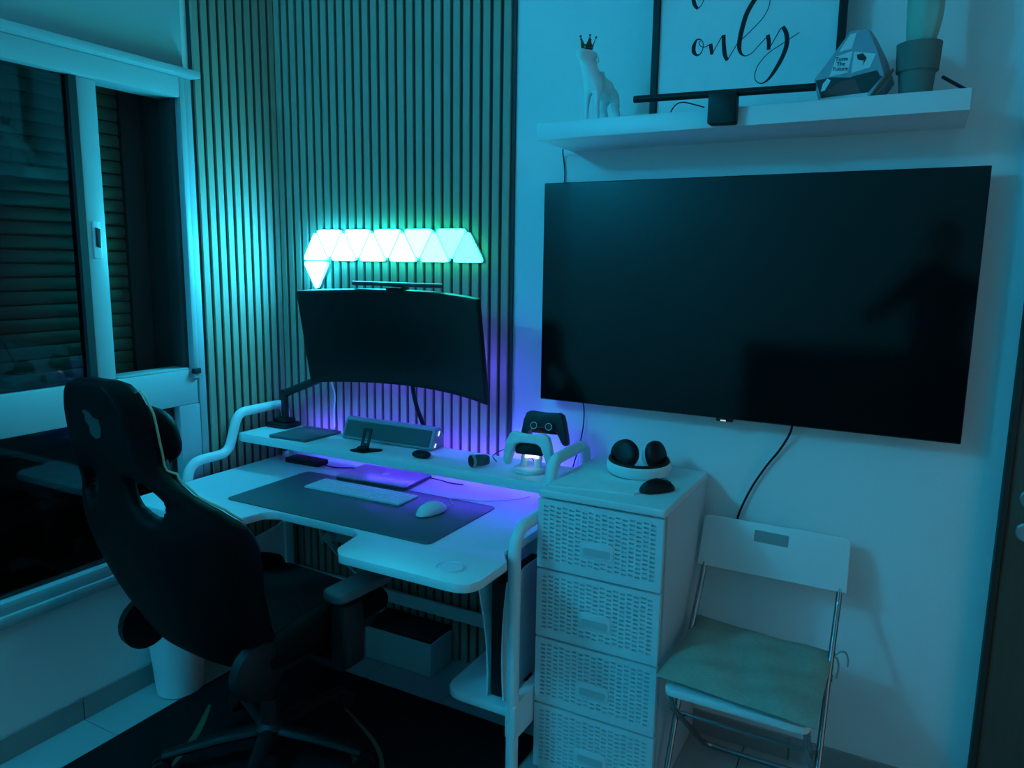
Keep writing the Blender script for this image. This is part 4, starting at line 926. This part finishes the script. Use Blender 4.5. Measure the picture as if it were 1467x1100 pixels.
pe = thing('person', (PX, PY, 0), 'person in dark clothes holding up a phone, mirrored in the television', 'person')
cp = cam.matrix_world.translation; cq = cam.matrix_world.to_3x3(); rt, up, bk_ = cq @ Vector((1, 0, 0)), cq @ Vector((0, 1, 0)), cq @ Vector((0, 0, 1))
hl = cp + bk_ * .055 - rt * .085 - up * .02; hr = cp + bk_ * .055 + rt * .085 - up * .02
V = []; Ed = []; Rr = []
def add(p, r, par=None):
    V.append(Vector(p)); Rr.append(r)
    if par is not None: Ed.append((par, len(V) - 1))
    return len(V) - 1
pel = add((PX, PY, .95), (.15, .11)); wa = add((PX, PY, 1.10), (.14, .10), pel); ch = add((PX, PY, 1.30), (.16, .11), wa); sh = add((PX, PY + .01, 1.43), (.11, .08), ch)
nk = add((PX, PY + .02, 1.50), .055, sh); nk2 = add((PX, PY + .035, 1.56), .052, nk)
for sx, hand in ((-1, hl), (1, hr)):
    s1 = add((PX + sx * .19, PY, 1.42), .062, sh); el = add((PX + sx * (.36 if sx < 0 else .33), PY + .10, 1.24), .045, s1); wr = add(hand + bk_ * .05 + rt * sx * .03 - up * .03, .028, el)
    h1 = add((PX + sx * .09, PY, .88), .095, pel); kn = add((PX + sx * .11, PY + .02, .49), .062, h1); an = add((PX + sx * .12, PY - .02, .10), .042, kn); ft = add((PX + sx * .13, PY + .09, .042), (.040, .034), an); add((PX + sx * .135, PY + .16, .035), (.036, .026), ft)
b = skin_mesh(V, Ed, Rr, Matrix.Identity(4), 0, 2); body = part('body', b, M['shirt'], pe, ang=180)
hc = Vector((PX - .01, PY + .06, 1.67))
b = BM(); bmesh.ops.create_uvsphere(b, u_segments=28, v_segments=20, radius=1)
for v in b.verts:
    x, y, z_ = v.co; jaw = 1 - .22 * max(0, -z_)
    v.co = Vector((x * .077 * jaw, y * .098 * (1 - .10 * max(0, -z_)), z_ * .122))
    if y > .8 and abs(x) < .25 and -.35 < z_ < .05: v.co.y += .018
    if y > .8 and .2 < abs(x) < .5 and 0 < z_ < .25: v.co.y -= .008
xf(b, Matrix.Translation(hc)); head = part('head', b, M['skin'], pe, ang=80)
for sx in (-1, 1):
    b = BM(); lathe(b, [(0, -.004), (.016, -.004), (.019, .003), (.012, .006), (0, .004)], (0, 0, 0), 14, Matrix.Translation(hc + Vector((sx * .078, -.005, -.005))) @ Matrix.Rotation(sx * PI / 2, 4, 'Y') @ Matrix.Scale(1.6, 4, (1, 0, 0))); part('ear', b, M['skin'], head)
    b = BM(); bmesh.ops.create_icosphere(b, subdivisions=2, radius=.011); xf(b, Matrix.Translation(hc + Vector((sx * .031, .082, .012)))); part('eye', b, M['black'], head)
b = BM(); tube(b, [hc + Vector((-.022, .086, -.055)), hc + Vector((0, .094, -.056)), hc + Vector((.022, .086, -.055))], .005, 8); part('mouth', b, M['skin'], head)
b = BM(); bmesh.ops.create_uvsphere(b, u_segments=28, v_segments=20, radius=1)
for v in b.verts: v.co = Vector((v.co.x * .084, v.co.y * .106, v.co.z * .130 + .004))
bmesh.ops.delete(b, geom=[v for v in b.verts if (v.co.y > .035 and v.co.z < .062) or v.co.z < -.03], context='VERTS'); xf(b, Matrix.Translation(hc + Vector((0, -.008, 0)))); part('hair', b, M['hair'], head)
for sx, hand in ((-1, hl), (1, hr)):
    V, Ed, Rr = [], [], []
    w0 = add(hand + bk_ * .05 + rt * sx * .03 - up * .03, .024); pm = add(hand + bk_ * .025 + rt * sx * .020, (.030, .018), w0); pt_ = add(hand + bk_ * .012 + rt * sx * .012 + up * .02, (.030, .014), pm)
    for k in range(4):
        o_ = up * (.034 - .019 * k); L_ = (.9, 1.0, .95, .78)[k]
        a1 = add(hand + rt * sx * .016 + o_ + bk_ * .006, .0095, pt_); a2 = add(hand + rt * sx * .012 + o_ - bk_ * .016 * L_, .009, a1); add(hand - rt * sx * .012 * L_ + o_ - bk_ * .022, .008, a2)
    t1 = add(hand + bk_ * .022 + rt * sx * .002 - up * .012, .011, pm); t2 = add(hand + bk_ * .014 - rt * sx * .020 - up * .010, .010, t1); add(hand + bk_ * .012 - rt * sx * .038 - up * .006, .009, t2)
    b = skin_mesh(V, Ed, Rr, Matrix.Identity(4), 0, 1); part('hand', b, M['skin'], pe, ang=180)
pn = thing('smartphone', cp + bk_ * .05, 'dark smartphone held sideways in both hands, mirrored in the television', 'phone')
b = BM(); prism(b, fil2([(-.078, -.056), (.078, -.056), (.078, .016), (-.078, .016)], .009), .046, .054, 'z', .002); xf(b, cam.matrix_world); part('body', b, M['black'], pn)
b = BM(); lathe(b, [(0, .040), (.009, .040), (.009, .046), (0, .046)], (0, 0, 0), 16); xf(b, cam.matrix_world); part('lens', b, M['screen'], pn)
